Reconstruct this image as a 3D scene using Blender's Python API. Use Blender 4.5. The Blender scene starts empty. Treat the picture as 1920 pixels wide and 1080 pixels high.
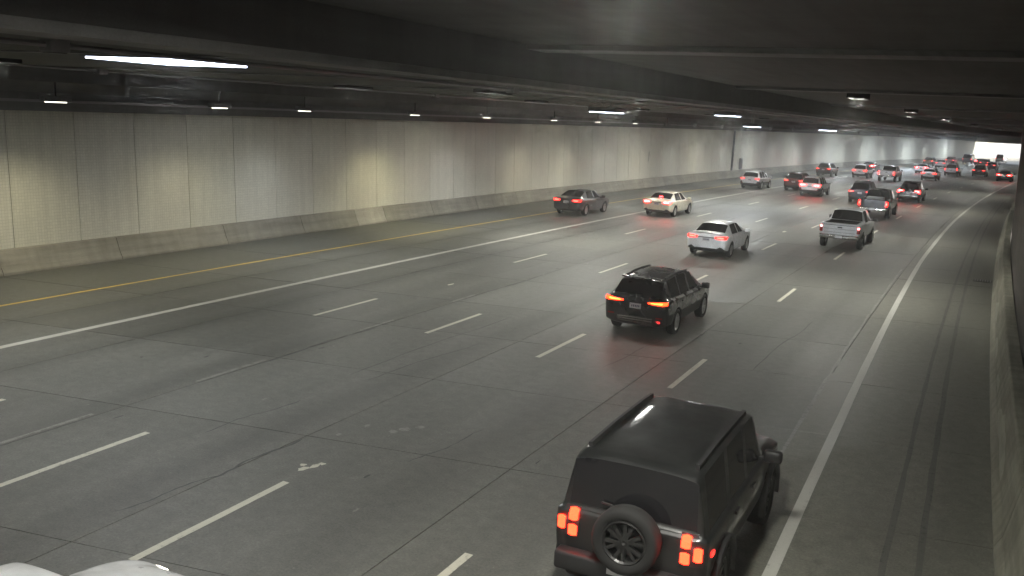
import bpy, bmesh, math, random
from mathutils import Vector, Matrix
from mathutils.bvhtree import BVHTree

random.seed(7)
scene = bpy.context.scene
COL = scene.collection

# ------------------------------------------------------------------ road frame
KAPPA = 0.00082025          # plan curvature of the tunnel (to the right)
RAD = 1.0 / KAPPA
VC = -2.85e-5               # gentle vertical curve
SUPER = 0.038476            # superelevation, left side higher


def P(s, d, h=0.0):
    a = s * KAPPA
    r = RAD - d
    return Vector((RAD - r * math.cos(a), r * math.sin(a), VC * s * s - SUPER * d + h))


def frame(s, d, h=0.0, turn=0.0):
    """matrix whose local x points along the road, y to the left, z off the surface"""
    o = P(s, d, h)
    f = (P(s + .5, d, h) - P(s - .5, d, h)).normalized()
    l = (P(s, d - .5, h) - P(s, d + .5, h)).normalized()
    u = f.cross(l).normalized()
    l = u.cross(f).normalized()
    m = Matrix((f, l, u)).transposed().to_4x4()
    m.translation = o
    return m @ Matrix.Rotation(turn, 4, 'Z')


# ------------------------------------------------------------------ camera
YAW, PITCH, ROLL, FPX = -0.454643, 0.171958, 0.015228, 1731.94
cam_d = bpy.data.cameras.new('camera')
cam = bpy.data.objects.new('camera', cam_d)
COL.objects.link(cam)
cam_d.sensor_width = 36.0
cam_d.lens = FPX / 1920.0 * 36.0
cam_d.clip_start = 0.05
cam_d.clip_end = 3000.0
fw = Vector((math.sin(YAW) * math.cos(PITCH), math.cos(YAW) * math.cos(PITCH), -math.sin(PITCH)))
rt = Vector((math.cos(YAW), -math.sin(YAW), 0))
up = rt.cross(fw)
r2 = rt * math.cos(ROLL) + up * math.sin(ROLL)
u2 = -rt * math.sin(ROLL) + up * math.cos(ROLL)
cm = Matrix((r2, u2, -fw)).transposed().to_4x4()
cm.translation = Vector((5.602552, -7.107868, 5.654845))
cam.matrix_world = cm
scene.camera = cam

# ------------------------------------------------------------------ sky, sun, exposure
SUN_EL, SUN_AZ = math.radians(24), math.radians(78)
world = bpy.data.worlds.new('World')
scene.world = world
world.use_nodes = True
wn = world.node_tree.nodes
wl = world.node_tree.links
wn.clear()
sky = wn.new('ShaderNodeTexSky')
sky.sky_type = 'NISHITA'
sky.sun_disc = False
sky.sun_elevation = SUN_EL
sky.sun_rotation = SUN_AZ
bg = wn.new('ShaderNodeBackground')
bg.inputs['Strength'].default_value = 0.15
wo = wn.new('ShaderNodeOutputWorld')
wl.new(sky.outputs[0], bg.inputs['Color'])
wl.new(bg.outputs[0], wo.inputs['Surface'])
sun_d = bpy.data.lights.new('sun', 'SUN')
sun_d.energy = 4.5
sun_d.angle = math.radians(0.53)
sun_d.color = (1.0, 0.96, 0.9)
sun = bpy.data.objects.new('sun', sun_d)
COL.objects.link(sun)
sv = Vector((math.sin(SUN_AZ) * math.cos(SUN_EL), math.cos(SUN_AZ) * math.cos(SUN_EL), math.sin(SUN_EL)))
sun.rotation_euler = sv.to_track_quat('Z', 'Y').to_euler()
sun.location = (0, 0, 60)

scene.view_settings.view_transform = 'Standard'
scene.view_settings.look = 'None'
scene.view_settings.gamma = 1.0
scene.view_settings.exposure = 1.62
scene.render.engine = 'CYCLES'
cy = scene.cycles
cy.max_bounces = 4
cy.use_adaptive_sampling = True
cy.adaptive_threshold = 0.05
cy.diffuse_bounces = 3
cy.glossy_bounces = 2
cy.transmission_bounces = 2
cy.sample_clamp_indirect = 3.0
cy.caustics_reflective = False
cy.caustics_refractive = False
cy.use_light_tree = True
cy.use_denoising = True
try:
    cy.denoiser = 'OPENIMAGEDENOISE'
except Exception:
    pass


# ------------------------------------------------------------------ materials
def mat(name, color, rough=0.6, metallic=0.0, spec=0.5, coat=0.0, emit=None, estr=0.0):
    m = bpy.data.materials.new(name)
    m.use_nodes = True
    b = m.node_tree.nodes['Principled BSDF']
    b.inputs['Base Color'].default_value = (*color, 1)
    b.inputs['Roughness'].default_value = rough
    b.inputs['Metallic'].default_value = metallic
    b.inputs['Specular IOR Level'].default_value = spec
    b.inputs['Coat Weight'].default_value = coat
    b.inputs['Coat Roughness'].default_value = 0.06
    if emit:
        b.inputs['Emission Color'].default_value = (*emit, 1)
        b.inputs['Emission Strength'].default_value = estr
    return m


class NB:
    """tiny node builder around one material"""
    def __init__(self, m):
        self.t = m.node_tree
        self.n = self.t.nodes
        self.l = self.t.links
        self.b = self.n['Principled BSDF']
        self.uv = None

    def new(self, k, **kw):
        x = self.n.new(k)
        for a, v in kw.items():
            setattr(x, a, v)
        return x

    def coord(self, scale=(1, 1, 1), kind='UV'):
        tc = self.new('ShaderNodeTexCoord')
        mp = self.new('ShaderNodeMapping')
        mp.inputs['Scale'].default_value = scale
        self.l.new(tc.outputs[kind], mp.inputs['Vector'])
        return mp.outputs[0]

    def noise(self, vec, scale, detail=4, rough=0.6):
        x = self.new('ShaderNodeTexNoise')
        x.inputs['Scale'].default_value = scale
        x.inputs['Detail'].default_value = detail
        x.inputs['Roughness'].default_value = rough
        self.l.new(vec, x.inputs['Vector'])
        return x.outputs['Fac']

    def ramp(self, fac, stops):
        x = self.new('ShaderNodeValToRGB')
        e = x.color_ramp.elements
        while len(e) < len(stops):
            e.new(0.5)
        for i, (p, c) in enumerate(stops):
            e[i].position = p
            e[i].color = (*c, 1) if len(c) == 3 else c
        self.l.new(fac, x.inputs[0])
        return x.outputs[0]

    def mix(self, a, b, fac, mode='MIX'):
        x = self.new('ShaderNodeMix', data_type='RGBA', blend_type=mode)
        for sock, v in ((x.inputs[0], fac), (x.inputs[6], a), (x.inputs[7], b)):
            if isinstance(v, (int, float)):
                sock.default_value = v
            elif isinstance(v, tuple):
                sock.default_value = (*v, 1)
            else:
                self.l.new(v, sock)
        return x.outputs[2]

    def math(self, op, a, b=None, clamp=False):
        x = self.new('ShaderNodeMath', operation=op, use_clamp=clamp)
        for i, v in enumerate((a, b)):
            if v is None:
                continue
            if isinstance(v, (int, float)):
                x.inputs[i].default_value = v
            else:
                self.l.new(v, x.inputs[i])
        return x.outputs[0]

    def bump(self, h, strength=0.3, dist=0.01):
        x = self.new('ShaderNodeBump')
        x.inputs['Strength'].default_value = strength
        x.inputs['Distance'].default_value = dist
        self.l.new(h, x.inputs['Height'])
        self.l.new(x.outputs[0], self.b.inputs['Normal'])

    def color(self, c):
        self.l.new(c, self.b.inputs['Base Color'])

    def rough(self, c):
        self.l.new(c, self.b.inputs['Roughness'])


def g3(v):
    return (v, v, v)


M = {}


def pavement(name, base, tint=(1.0, 0.985, 0.93)):
    m = mat(name, (base, base, base), 0.5)
    n = NB(m)
    uv = n.coord()
    lng = n.coord((1.0, 0.06, 1.0))
    big = n.noise(uv, 0.22, 3)
    streak = n.noise(lng, 1.3, 4)
    mid = n.noise(uv, 4.5, 4, 0.65)
    fine = n.noise(uv, 26.0, 3, 0.7)
    grit = n.noise(uv, 130.0, 2, 0.7)
    c = n.ramp(big, [(0.3, tuple(base * .84 * t for t in tint)), (0.7, tuple(base * 1.12 * t for t in tint))])
    c = n.mix(c, n.ramp(streak, [(0.3, g3(0.72)), (0.68, g3(1.12))]), 0.75, 'MULTIPLY')
    c = n.mix(c, n.ramp(mid, [(0.3, g3(0.74)), (0.7, g3(1.2))]), 0.7, 'MULTIPLY')
    c = n.mix(c, n.ramp(fine, [(0.3, g3(0.66)), (0.7, g3(1.28))]), 0.8, 'MULTIPLY')
    c = n.mix(c, n.ramp(grit, [(0.3, g3(0.7)), (0.7, g3(1.3))]), 0.5, 'MULTIPLY')
    # oil drip band along each lane centre, polished wheel paths beside it
    sx = n.new('ShaderNodeSeparateXYZ')
    n.l.new(uv, sx.inputs[0])
    dpos = n.math('ADD', n.math('MULTIPLY', n.noise(n.coord((.2, .05, 1)), 1.0, 2), .6), sx.outputs['X'])
    fr = n.math('DIVIDE', n.math('ADD', dpos, 21.6), 29.0)
    stops = [(0.0, g3(.8))]
    for ctr in (-15.8, -12.2, -8.75, -5.2, -1.8, 1.8):
        for o_, v_ in ((-1.1, 1.0), (-.75, 1.14), (0, .78), (.75, 1.14)):
            stops.append(((ctr + .3 + o_ + 21.6) / 29.0, g3(v_)))
    stops.append((.86, g3(1.0)))
    c = n.mix(c, n.ramp(fr, stops), 0.85, 'MULTIPLY')
    # pale aggregate pits and specks
    vo = n.new('ShaderNodeTexVoronoi', feature='F1')
    vo.inputs['Scale'].default_value = 5.5
    n.l.new(uv, vo.inputs['Vector'])
    sp = n.math('LESS_THAN', vo.outputs['Distance'], 0.085)
    msk = n.math('GREATER_THAN', n.noise(uv, 0.5, 2), 0.55)
    c = n.mix(c, tuple(min(.6, base * 1.75 * t) for t in tint), n.math('MULTIPLY', n.math('MULTIPLY', sp, msk), 0.5))
    n.color(c)
    rr = n.ramp(n.math('ADD', n.math('MULTIPLY', streak, .6), n.math('MULTIPLY', big, .4)), [(0.3, g3(0.45)), (0.7, g3(0.66))])
    n.rough(rr)
    n.bump(n.math('ADD', n.math('MULTIPLY', fine, .6), n.math('MULTIPLY', grit, .4)), 0.35, 0.006)
    return m


M['road'] = pavement('worn_concrete_pavement', 0.128, (.985, 1.0, .89))
M['road_b'] = pavement('darker_concrete_pavement', 0.12, (.985, 1.0, .89))
M['road_c'] = pavement('paler_concrete_pavement', 0.136, (.985, 1.0, .9))
M['shoulder'] = pavement('shoulder_concrete', 0.165, (1.0, 1.0, .84))


def joint_mat():
    m = mat('joint_sealant', (0.04, 0.04, 0.045), 0.7)
    n = NB(m)
    uv = n.coord()
    f = n.noise(uv, 0.42, 2)
    n.color(n.ramp(f, [(0.40, (0.035, 0.035, 0.04)), (0.54, (0.075, 0.075, 0.07)), (0.60, (0.34, 0.34, 0.3))]))
    return m


M['joint'] = joint_mat()


def paint(name, col, wear=0.5):
    m = mat(name, col, 0.55)
    n = NB(m)
    uv = n.coord()
    a = n.noise(uv, 9.0, 5, 0.7)
    b = n.noise(n.coord((6, .3, 1)), 2.0, 4, .6)
    f = n.math('ADD', n.math('MULTIPLY', a, .6), n.math('MULTIPLY', b, .4))
    dark = tuple(x * .42 for x in col)
    c = n.ramp(f, [(wear - .14, dark), (wear - .02, col), (0.75, tuple(min(1, x * 1.12) for x in col))])
    n.color(c)
    n.bump(a, .2, .004)
    return m


M['white_paint'] = paint('worn_white_road_paint', (0.56, 0.55, 0.46), 0.47)
M['white_line'] = paint('white_edge_line_paint', (0.48, 0.48, 0.44), 0.45)
M['yellow_paint'] = paint('worn_yellow_road_paint', (0.60, 0.41, 0.09), 0.45)
M['ghost_paint'] = paint('ghost_of_old_marking', (0.21, 0.21, 0.19), 0.55)
M['rubber_track'] = paint('tyre_rubber_track', (0.095, 0.093, 0.085), 0.5)


def concrete(name, base, tint=(1, .97, .88), stain=0.6, scale=1.0):
    m = mat(name, g3(base), 0.8)
    n = NB(m)
    uv = n.coord()
    big = n.noise(uv, 0.6 * scale, 5)
    drip = n.noise(n.coord((1.6, .25, 1)), 2.0 * scale, 5)
    hor = n.noise(n.coord((.25, 3.0, 1)), 1.6 * scale, 5)
    fine = n.noise(uv, 30, 3, .7)
    c = n.ramp(big, [(.3, tuple(base * .8 * t for t in tint)), (.7, tuple(base * 1.15 * t for t in tint))])
    c = n.mix(c, n.ramp(drip, [(.35, g3(.62)), (.6, g3(1.08))]), stain * .8, 'MULTIPLY')
    c = n.mix(c, n.ramp(hor, [(.35, g3(.6)), (.62, g3(1.1))]), stain, 'MULTIPLY')
    c = n.mix(c, n.ramp(fine, [(.3, g3(.8)), (.7, g3(1.15))]), .5, 'MULTIPLY')
    n.color(c)
    n.bump(fine, .4, .006)
    return m


M['barrier'] = concrete('stained_barrier_concrete', 0.27, (1, .95, .80), .5)
M['barrier_new'] = concrete('paler_patched_concrete', 0.33, (1, .95, .84), .3)
M['ceiling'] = concrete('sooty_ceiling_concrete', 0.085, (1, 1, 1), .5, .6)
M['ceiling_dark'] = concrete('dark_recess_concrete', 0.24, (1, 1, 1), .5, .6)
M['bulkhead'] = concrete('dark_bulkhead_concrete', 0.13, (1, 1, 1.02), .5, .8)
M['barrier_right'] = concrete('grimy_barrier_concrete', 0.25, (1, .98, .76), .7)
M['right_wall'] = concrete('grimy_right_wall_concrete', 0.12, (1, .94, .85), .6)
M['outside_wall'] = concrete('sunlit_retaining_concrete', 0.5, (1, .98, .95), .3)


def tile_mat(name, base, tint, seed):
    m = mat(name, g3(base), 0.35)
    n = NB(m)
    uv = n.coord()
    br = n.new('ShaderNodeTexBrick')
    br.offset = 0.0
    br.squash = 1.0
    for k, v in (('Scale', 1.0), ('Mortar Size', 0.006), ('Mortar Smooth', 0.3), ('Bias', 0.0), ('Brick Width', 0.102), ('Row Height', 0.102)):
        br.inputs[k].default_value = v
    br.inputs['Color1'].default_value = (*tuple(base * t for t in tint), 1)
    br.inputs['Color2'].default_value = (*tuple(base * .93 * t for t in tint), 1)
    br.inputs['Mortar'].default_value = (*tuple(base * .74 * t for t in tint), 1)
    n.l.new(uv, br.inputs['Vector'])
    c = br.outputs['Color']
    drip = n.noise(n.coord((2.2, .10, 1)), 1.6, 5)
    big = n.noise(uv, .35, 4)
    c = n.mix(c, n.ramp(drip, [(.34, g3(.78)), (.62, g3(1.05))]), .38, 'MULTIPLY')
    c = n.mix(c, n.ramp(big, [(.3, g3(.86)), (.7, g3(1.06))]), .8, 'MULTIPLY')
    n.color(c)
    n.rough(n.ramp(big, [(.3, g3(.3)), (.7, g3(.5))]))
    n.bump(br.outputs['Fac'], -.25, .004)
    return m


TILE = [tile_mat('glazed_tile_panel_%d' % i, b, t, i) for i, (b, t) in enumerate(
    [(0.66, (1, .99, .85)), (0.63, (1, .985, .85)), (0.65, (1, .99, .87))])]

M['black_plastic'] = mat('black_plastic_trim', (0.02, 0.02, 0.021), 0.55)
M['tyre'] = mat('tyre_rubber', (0.018, 0.018, 0.018), 0.85)
M['rim'] = mat('alloy_rim', (0.62, 0.62, 0.62), 0.28, 0.9)
M['rim_dark'] = mat('dark_rim', (0.06, 0.06, 0.06), 0.4, 0.6)
M['well'] = mat('wheel_well', (0.01, 0.01, 0.01), 0.9)
M['glass'] = mat('tinted_car_glass', (0.012, 0.012, 0.014), 0.06, 0, .6)
M['chrome'] = mat('chrome', (0.7, 0.7, 0.7), 0.12, 1.0)
M['plate'] = mat('licence_plate_white', (0.6, 0.6, 0.62), 0.4)
M['plate_dark'] = mat('plate_print', (0.05, 0.06, 0.12), 0.5)
M['tail'] = mat('running_tail_light', (0.25, 0.01, 0.01), .2, emit=(1.0, 0.009, 0.006), estr=3.6)
M['tail_dim'] = mat('dim_tail_light', (0.25, 0.01, 0.01), .2, emit=(1.0, 0.03, 0.03), estr=0.8)
M['tail_orange'] = mat('bright_tail_light', (0.3, 0.03, 0.01), .2, emit=(1.0, 0.013, 0.002), estr=9.0)
M['brake'] = mat('brake_light', (0.3, 0.02, 0.02), .2, emit=(1.0, 0.0075, 0.008), estr=30.0)
M['tail_red'] = mat('blocky_red_tail_light', (0.3, 0.02, 0.01), .2, emit=(1.0, 0.016, 0.005), estr=7.0)
M['core_brake'] = mat('brake_light_core', (.5, .2, .2), .2, emit=(1.0, .16, .15), estr=9.0)
M['core_tail'] = mat('tail_light_core', (.5, .2, .2), .2, emit=(1.0, .07, .045), estr=3.0)
M['core_orange'] = mat('orange_light_core', (.5, .2, .2), .2, emit=(1.0, .16, .02), estr=4.0)
M['lens_off'] = mat('unlit_red_lens', (0.30, 0.02, 0.02), .15)
M['lens_clear'] = mat('clear_lens', (0.55, 0.5, 0.5), .15)
M['head'] = mat('lit_headlight', (0.8, 0.8, 0.8), .2, emit=(1.0, 0.93, 0.8), estr=2.0)
M['lamp_cool'] = mat('cool_lamp_lens', (0.8, 0.8, 0.8), .3, emit=(0.72, 0.80, 1.0), estr=3.5)
M['lamp_strip'] = mat('wall_lamp_lens', (0.8, 0.8, 0.8), .3, emit=(1.0, 0.95, 0.82), estr=1.3)
M['skirt'] = mat('matt_black_baffle', (.006, .006, .006), .9, spec=.1)
M['housing'] = mat('grey_lamp_housing', (0.10, 0.10, 0.105), .5, .3)
M['steel'] = mat('galvanised_steel', (0.28, 0.28, 0.29), .45, .8)
M['grate'] = mat('cast_iron_grate', (0.03, 0.03, 0.03), .6, .5)
M['bed_load'] = mat('pale_cargo', (0.45, 0.45, 0.47), .6)

_paints = {}


def car_paint(name, col, metallic=0.0, rough=0.35):
    if name in _paints:
        return _paints[name]
    m = mat('car_paint_' + name, col, rough, metallic, .5, coat=.8)
    n = NB(m)
    o = n.coord((1, 1, 1), 'Object')
    f = n.noise(o, 2.2, 5)
    dirt = tuple(x * .74 + .006 for x in col)
    n.color(n.ramp(f, [(.3, dirt), (.6, col)]))
    n.l.new(n.ramp(f, [(.3, g3(rough + .12)), (.7, g3(rough - .05))]), n.b.inputs['Roughness'])
    _paints[name] = m
    return m


# ------------------------------------------------------------------ mesh helpers
def link(o, parent=None):
    COL.objects.link(o)
    if parent is not None:
        o.parent = parent
    return o


def mesh_obj(name, verts, faces, material, parent=None, uvs=None, smooth=False, midx=None):
    me = bpy.data.meshes.new(name)
    me.from_pydata([tuple(v) for v in verts], [], faces)
    mats = material if isinstance(material, (list, tuple)) else [material]
    for x in mats:
        me.materials.append(x)
    if midx:
        for p, i in zip(me.polygons, midx):
            p.material_index = i
    if uvs:
        ul = me.uv_layers.new(name='UVMap')
        for lp in me.loops:
            ul.data[lp.index].uv = uvs[lp.vertex_index]
    if smooth:
        for p in me.polygons:
            p.use_smooth = True
    me.update()
    return link(bpy.data.objects.new(name, me), parent)


def empty(name, m=None, label=None, cat=None, group=None):
    o = bpy.data.objects.new(name, None)
    o.empty_display_size = .2
    if m is not None:
        o.matrix_world = m
    COL.objects.link(o)
    if label:
        tag(o, label, cat, group)
    return o


def tag(o, label, cat, group=None, kind=None):
    o['label'] = label
    o['category'] = cat
    if group:
        o['group'] = group
    if kind:
        o['kind'] = kind
    return o


def boxv(x0, x1, y0, y1, z0, z1):
    v = [(x0, y0, z0), (x1, y0, z0), (x1, y1, z0), (x0, y1, z0), (x0, y0, z1), (x1, y0, z1), (x1, y1, z1), (x0, y1, z1)]
    f = [(3, 2, 1, 0), (4, 5, 6, 7), (0, 1, 5, 4), (1, 2, 6, 5), (2, 3, 7, 6), (3, 0, 4, 7)]
    return v, f


def merge(parts):
    V, F = [], []
    for v, f in parts:
        k = len(V)
        V += list(v)
        F += [tuple(i + k for i in q) for q in f]
    return V, F


def bevel_box(name, size, r, material, parent, loc=(0, 0, 0), seg=2, rot=None):
    """box of full size (x, y, z) with bevelled edges, centred on loc"""
    me = bpy.data.meshes.new(name)
    bm = bmesh.new()
    bmesh.ops.create_cube(bm, size=1.0)
    for v in bm.verts:
        v.co = Vector((v.co.x * size[0], v.co.y * size[1], v.co.z * size[2]))
    bmesh.ops.bevel(bm, geom=bm.edges[:], offset=r, segments=seg, affect='EDGES', profile=.5)
    if rot is not None:
        bmesh.ops.rotate(bm, verts=bm.verts[:], cent=(0, 0, 0), matrix=rot)
    bmesh.ops.translate(bm, verts=bm.verts[:], vec=loc)
    bm.to_mesh(me)
    bm.free()
    me.materials.append(material)
    for p in me.polygons:
        p.use_smooth = True
    return link(bpy.data.objects.new(name, me), parent)


def strip(name, s0, s1, d0, d1, h, material, parent, ds=2.0, thick=0.0, jitter=0.0, dfun=None):
    """painted strip or sheet on the road, following the curve; d0 < d1"""
    n = max(1, int(math.ceil((s1 - s0) / ds)))
    V, U, F = [], [], []
    for i in range(n + 1):
        s = s0 + (s1 - s0) * i / n
        o = dfun(s) if dfun else 0.0
        a, b = d0 + o, d1 + o
        if jitter:
            a += random.uniform(-jitter, jitter)
            b += random.uniform(-jitter, jitter)
        V += [P(s, a, h), P(s, b, h)]
        U += [(a, s), (b, s)]
    for i in range(n):
        k = 2 * i
        F.append((k, k + 1, k + 3, k + 2))
    return mesh_obj(name, V, F, material, parent, U)


def sweep(name, prof, svals, material, parent=None, closed=False, uscale=True, caps=False, midx=None):
    """profile [(d,h)...] swept along the stations"""
    n = len(prof)
    acc = [0.0]
    for i in range(1, n):
        acc.append(acc[-1] + math.hypot(prof[i][0] - prof[i - 1][0], prof[i][1] - prof[i - 1][1]))
    V, U, F = [], [], []
    for s in svals:
        for (d, h), a in zip(prof, acc):
            V.append(P(s, d, h))
            U.append((s, a))
    m = n if closed else n - 1
    for i in range(len(svals) - 1):
        for j in range(m):
            a, b = i * n + j, i * n + (j + 1) % n
            F.append((a, b, b + n, a + n))
    if caps:
        F.append(tuple(range(n)))
        F.append(tuple(range(len(svals) * n - 1, (len(svals) - 1) * n - 1, -1)))
    return mesh_obj(name, V, F, material, parent, U)


def frange(a, b, st):
    n = max(1, int(round((b - a) / st)))
    return [a + (b - a) * i / n for i in range(n + 1)]


S_BACK, S_PORTAL, S_END = -70.0, 260.0, 420.0

# ------------------------------------------------------------------ ground and road
gv = [(-320, -160, -8), (420, -160, -8), (420, 640, -8), (-320, 640, -8)]
ground = mesh_obj('ground', gv, [(0, 1, 2, 3)], concrete('desert_ground', .3, (1, .9, .75), .3), None, gv and [(v[0], v[1]) for v in gv])
ground['kind'] = 'structure'

# joint rows run at a slight skew to the lanes, as cut
JL = [-21.36, -15.95, -12.20, -8.42, -4.60, -0.85, 2.95, 6.50]
rows = [-9.6, -5.0, -0.9]
gaps = [4.3, 4.25, 4.0, 4.6, 4.9, 4.3, 4.0, 4.6, 4.6, 4.2]
k = 0
s_ = 2.05 - 0.9
rows = [-11.5, -7.2, -3.1]
s_ = 1.75
while s_ < 96:
    rows.append(s_)
    s_ += gaps[k % len(gaps)]
    k += 1
SKEW = 0.165


def rowshift(d):
    return SKEW * (d + 8.4)


# align: joint A crosses d=-8.4 at s=4.85
off = 4.85 - rows[3]
rows = [r + off - 0.0 for r in rows]
base = strip('road', S_BACK, 104, -21.6, 6.7, -0.022, M['joint'], None, 4.0)
base['kind'] = 'structure'
road = base
G = 0.008
ns = 0
for i in range(len(rows) - 1):
    for j in range(len(JL) - 1):
        d0, d1 = JL[j] + (G if j else 0), JL[j + 1] - (G if j < len(JL) - 2 else 0)
        g = G if rows[i] < 60 else G * 1.4
        c = []
        for (r, sg) in ((rows[i], 1), (rows[i + 1], -1)):
            for d in (d0, d1):
                c.append((r + rowshift(d) + sg * g, d))
        hz = random.uniform(-.0015, .0015)
        top = [P(s, d, hz) for s, d in c]
        bot = [P(s, d, -0.03) for s, d in c]
        V = top + bot
        U = [(d, s) for s, d in c] * 2
        F = [(0, 1, 3, 2), (0, 4, 5, 1), (1, 5, 7, 3), (3, 7, 6, 2), (2, 6, 4, 0)]
        mt = M['shoulder'] if j in (0, 6) else random.choice([M['road'], M['road'], M['road_b'], M['road_c']])
        if j == 0:
            mt = M['road_b']
        mesh_obj('pavement_slab', V, F, mt, road, U)
        ns += 1
# pavement beyond the pieces that can be told apart, and behind the camera
for a, b in ((S_BACK, None), (None, S_END)):
    V, U, F = [], [], []
    n = 40 if a is None else 12
    for i in range(n + 1):
        for d in (-21.6, -15.95, -8.4, -0.85, 2.95, 6.7):
            if a is None:
                s0 = rows[-1] + rowshift(d) + G
                s = s0 + (b - s0) * (i / n)
            else:
                s1 = rows[0] + rowshift(d) - G
                s = a + (s1 - a) * i / n
            V.append(P(s, d, 0))
            U.append((d, s))
    for i in range(n):
        for j in range(5):
            q = i * 6 + j
            F.append((q, q + 1, q + 7, q + 6))
    mesh_obj('pavement', V, F, M['road'], road, U)

# ------------------------------------------------------------------ markings
HM = 0.006
LD = {1: lambda s: -10.52 + .0016 * max(s - 20, 0), 2: lambda s: -6.97 + .0040 * max(s - 20, 0),
      3: lambda s: -3.55 + .002 * s if s < 50 else -3.45, 4: lambda s: .03 - .003 * min(s, 40)}
ST0 = {1: 0.86, 2: 1.06, 3: 0.67, 4: 0.1}
for ln in (1, 2, 3, 4):
    for kk in range(-1, 24):
        s0 = ST0[ln] + kk * 12.192
        if s0 > 250:
            continue
        d = LD[ln](min(s0, 90))
        strip('lane_dash', s0, s0 + 3.0, d - .062, d + .062, HM, M['white_paint'], road, .75, 0, .004)


def right_d(s):
    pts = [(-80, 3.70), (5, 3.69), (11.4, 3.64), (24, 3.50), (39, 3.34), (62, 3.33), (112, 3.66), (620, 3.66)]
    for (a, x), (b, y) in zip(pts, pts[1:]):
        if a <= s <= b:
            return x + (y - x) * (s - a) / (b - a)
    return 3.66


strip('edge_line', S_BACK, 420, -.085, .085, HM, M['white_line'], road, 1.5, 0, .004, right_d)
strip('carpool_lane_line', S_BACK, 420, -13.99, -13.78, HM, M['white_line'], road, 2.0, 0, .004)
strip('yellow_edge_line', S_BACK, 420, -17.73, -17.61, HM, M['yellow_paint'], road, 2.0, 0, .003)
# remains of old markings beside the joints
for (a, b, d, w) in ((6.7, 8.9, -8.52, .05), (2.2, 4.2, -8.52, .05), (17.2, 18.6, -8.5, .05), (12.4, 14.0, -8.5, .03)):
    strip('ghost_marking', a, b, d - w, d + w, HM - .001, M['ghost_paint'], road, .5, 0, .012)
strip('ghost_marking', 7.5, 36, -.035, .035, HM - .001, M['ghost_paint'], road, .6, 0, .016, lambda s: 2.95 - .004 * (s - 8))
# rubber tracks on the right shoulder
strip('tyre_track', 2, 95, 4.98, 5.07, HM - .002, M['rubber_track'], road, 1.0, 0, .012, lambda s: .006 * (s - 15) * .2)
strip('tyre_track', 2, 95, 5.40, 5.50, HM - .002, M['rubber_track'], road, 1.0, 0, .012, lambda s: .004 * math.sin(s * .2))


def blob(name, s, d, rs, rd, material, h, n=12, rnd=.2):
    V = [P(s, d, h)]
    U = [(d, s)]
    for i in range(n):
        a = 2 * math.pi * i / n
        q = 1 + random.uniform(-rnd, rnd)
        V.append(P(s + math.sin(a) * rs * q, d + math.cos(a) * rd * q, h))
        U.append((d + math.cos(a) * rd * q, s + math.sin(a) * rs * q))
    F = [(0, i + 1, (i + 1) % n + 1) for i in range(n)]
    return mesh_obj(name, V, F, material, road, U)


blob('core_patch', 6.72, -3.35, .11, .10, M['ghost_paint'], HM)
blob('core_patch', 6.50, -3.46, .09, .11, M['ghost_paint'], HM)
blob('core_patch', 6.98, -3.18, .09, .08, M['ghost_paint'], HM)
for (s0, d0, a_, b_) in ((4.22, -3.68, .10, .07), (4.42, -3.60, .12, .06), (4.36, -3.78, .06, .05), (4.56, -3.55, .05, .06)):
    blob('paint_patch', s0, d0, a_, b_, M['white_paint'], HM, 11, .3)
blob('paint_patch', 19.6, -10.0, .25, .06, M['white_paint'], HM, 9, .35)
blob('paint_patch', 46.0, -4.3, .35, .08, M['white_paint'], HM, 9, .3)

# sealed cracks and scuffs
M['crack'] = mat('crack_sealant', (.045, .045, .045), .6)


def crack(s0, s1, d0, d1, w=.018, n=14):
    V, U, F = [], [], []
    w0 = random.uniform(0, 6)
    for i in range(n + 1):
        t = i / n
        s, d = s0 + (s1 - s0) * t, d0 + (d1 - d0) * t + .05 * math.sin(t * 7 + w0) + random.uniform(-.02, .02)
        q = w * random.uniform(.35, 1.0) * (1 if 0 < i < n else .3)
        V += [P(s, d - q, HM - .003), P(s, d + q, HM - .003)]
        U += [(d - q, s), (d + q, s)]
        if i:
            k = 2 * i
            F.append((k - 2, k - 1, k + 1, k))
    mesh_obj('crack_seal', V, F, M['crack'], road, U)


for a_ in ((8.9, 13.2, -5.75, -5.35), (9.0, 16.5, -6.3, -6.1), (17.5, 25.5, -8.38, -8.42, .028), (8.6, 12.9, -8.42, -8.40, .03), (3.2, 5.3, -4.62, -4.58, .03), (26, 33, -6.5, -6.2), (24, 30, -9.6, -9.5),
           (5.4, 7.6, -2.4, -2.1), (13, 17, -1.9, -1.5), (40, 52, -8.35, -8.4, .03), (15, 22, 1.2, 1.5), (4.6, 7.0, -6.2, -6.0), (20, 24, -12.2, -12.2, .025), (1.5, 3.4, -4.9, -4.6)):
    crack(*a_)
for i in range(46):
    s0, d0 = random.uniform(2, 30), random.uniform(-12, 3)
    blob('scuff', s0, d0, random.uniform(.03, .12), random.uniform(.015, .05), random.choice([M['ghost_paint'], M['ghost_paint'], M['crack']]), HM - .002, 7, .45)

# ------------------------------------------------------------------ left barrier, in cast segments
B0 = -21.33
bar = empty('concrete_barrier', P and Matrix.Translation(P(20, B0)), 'long stained concrete safety barrier below the tiled wall on the left', 'barrier')
binv = bar.matrix_world.inverted()


def adopt(o, parent):
    """keep world position of a mesh built in world space"""
    o.parent = parent
    o.matrix_parent_inverse = parent.matrix_world.inverted()
    return o


def bprofile(sg, d0, h, lean=.30):
    return [(d0, -.02), (d0, .08), (d0 + sg * .10, .26), (d0 + sg * (lean - .03), h - .02), (d0 + sg * lean, h), (d0 + sg * (lean + .24), h), (d0 + sg * (lean + .24), -.02)]


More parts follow.
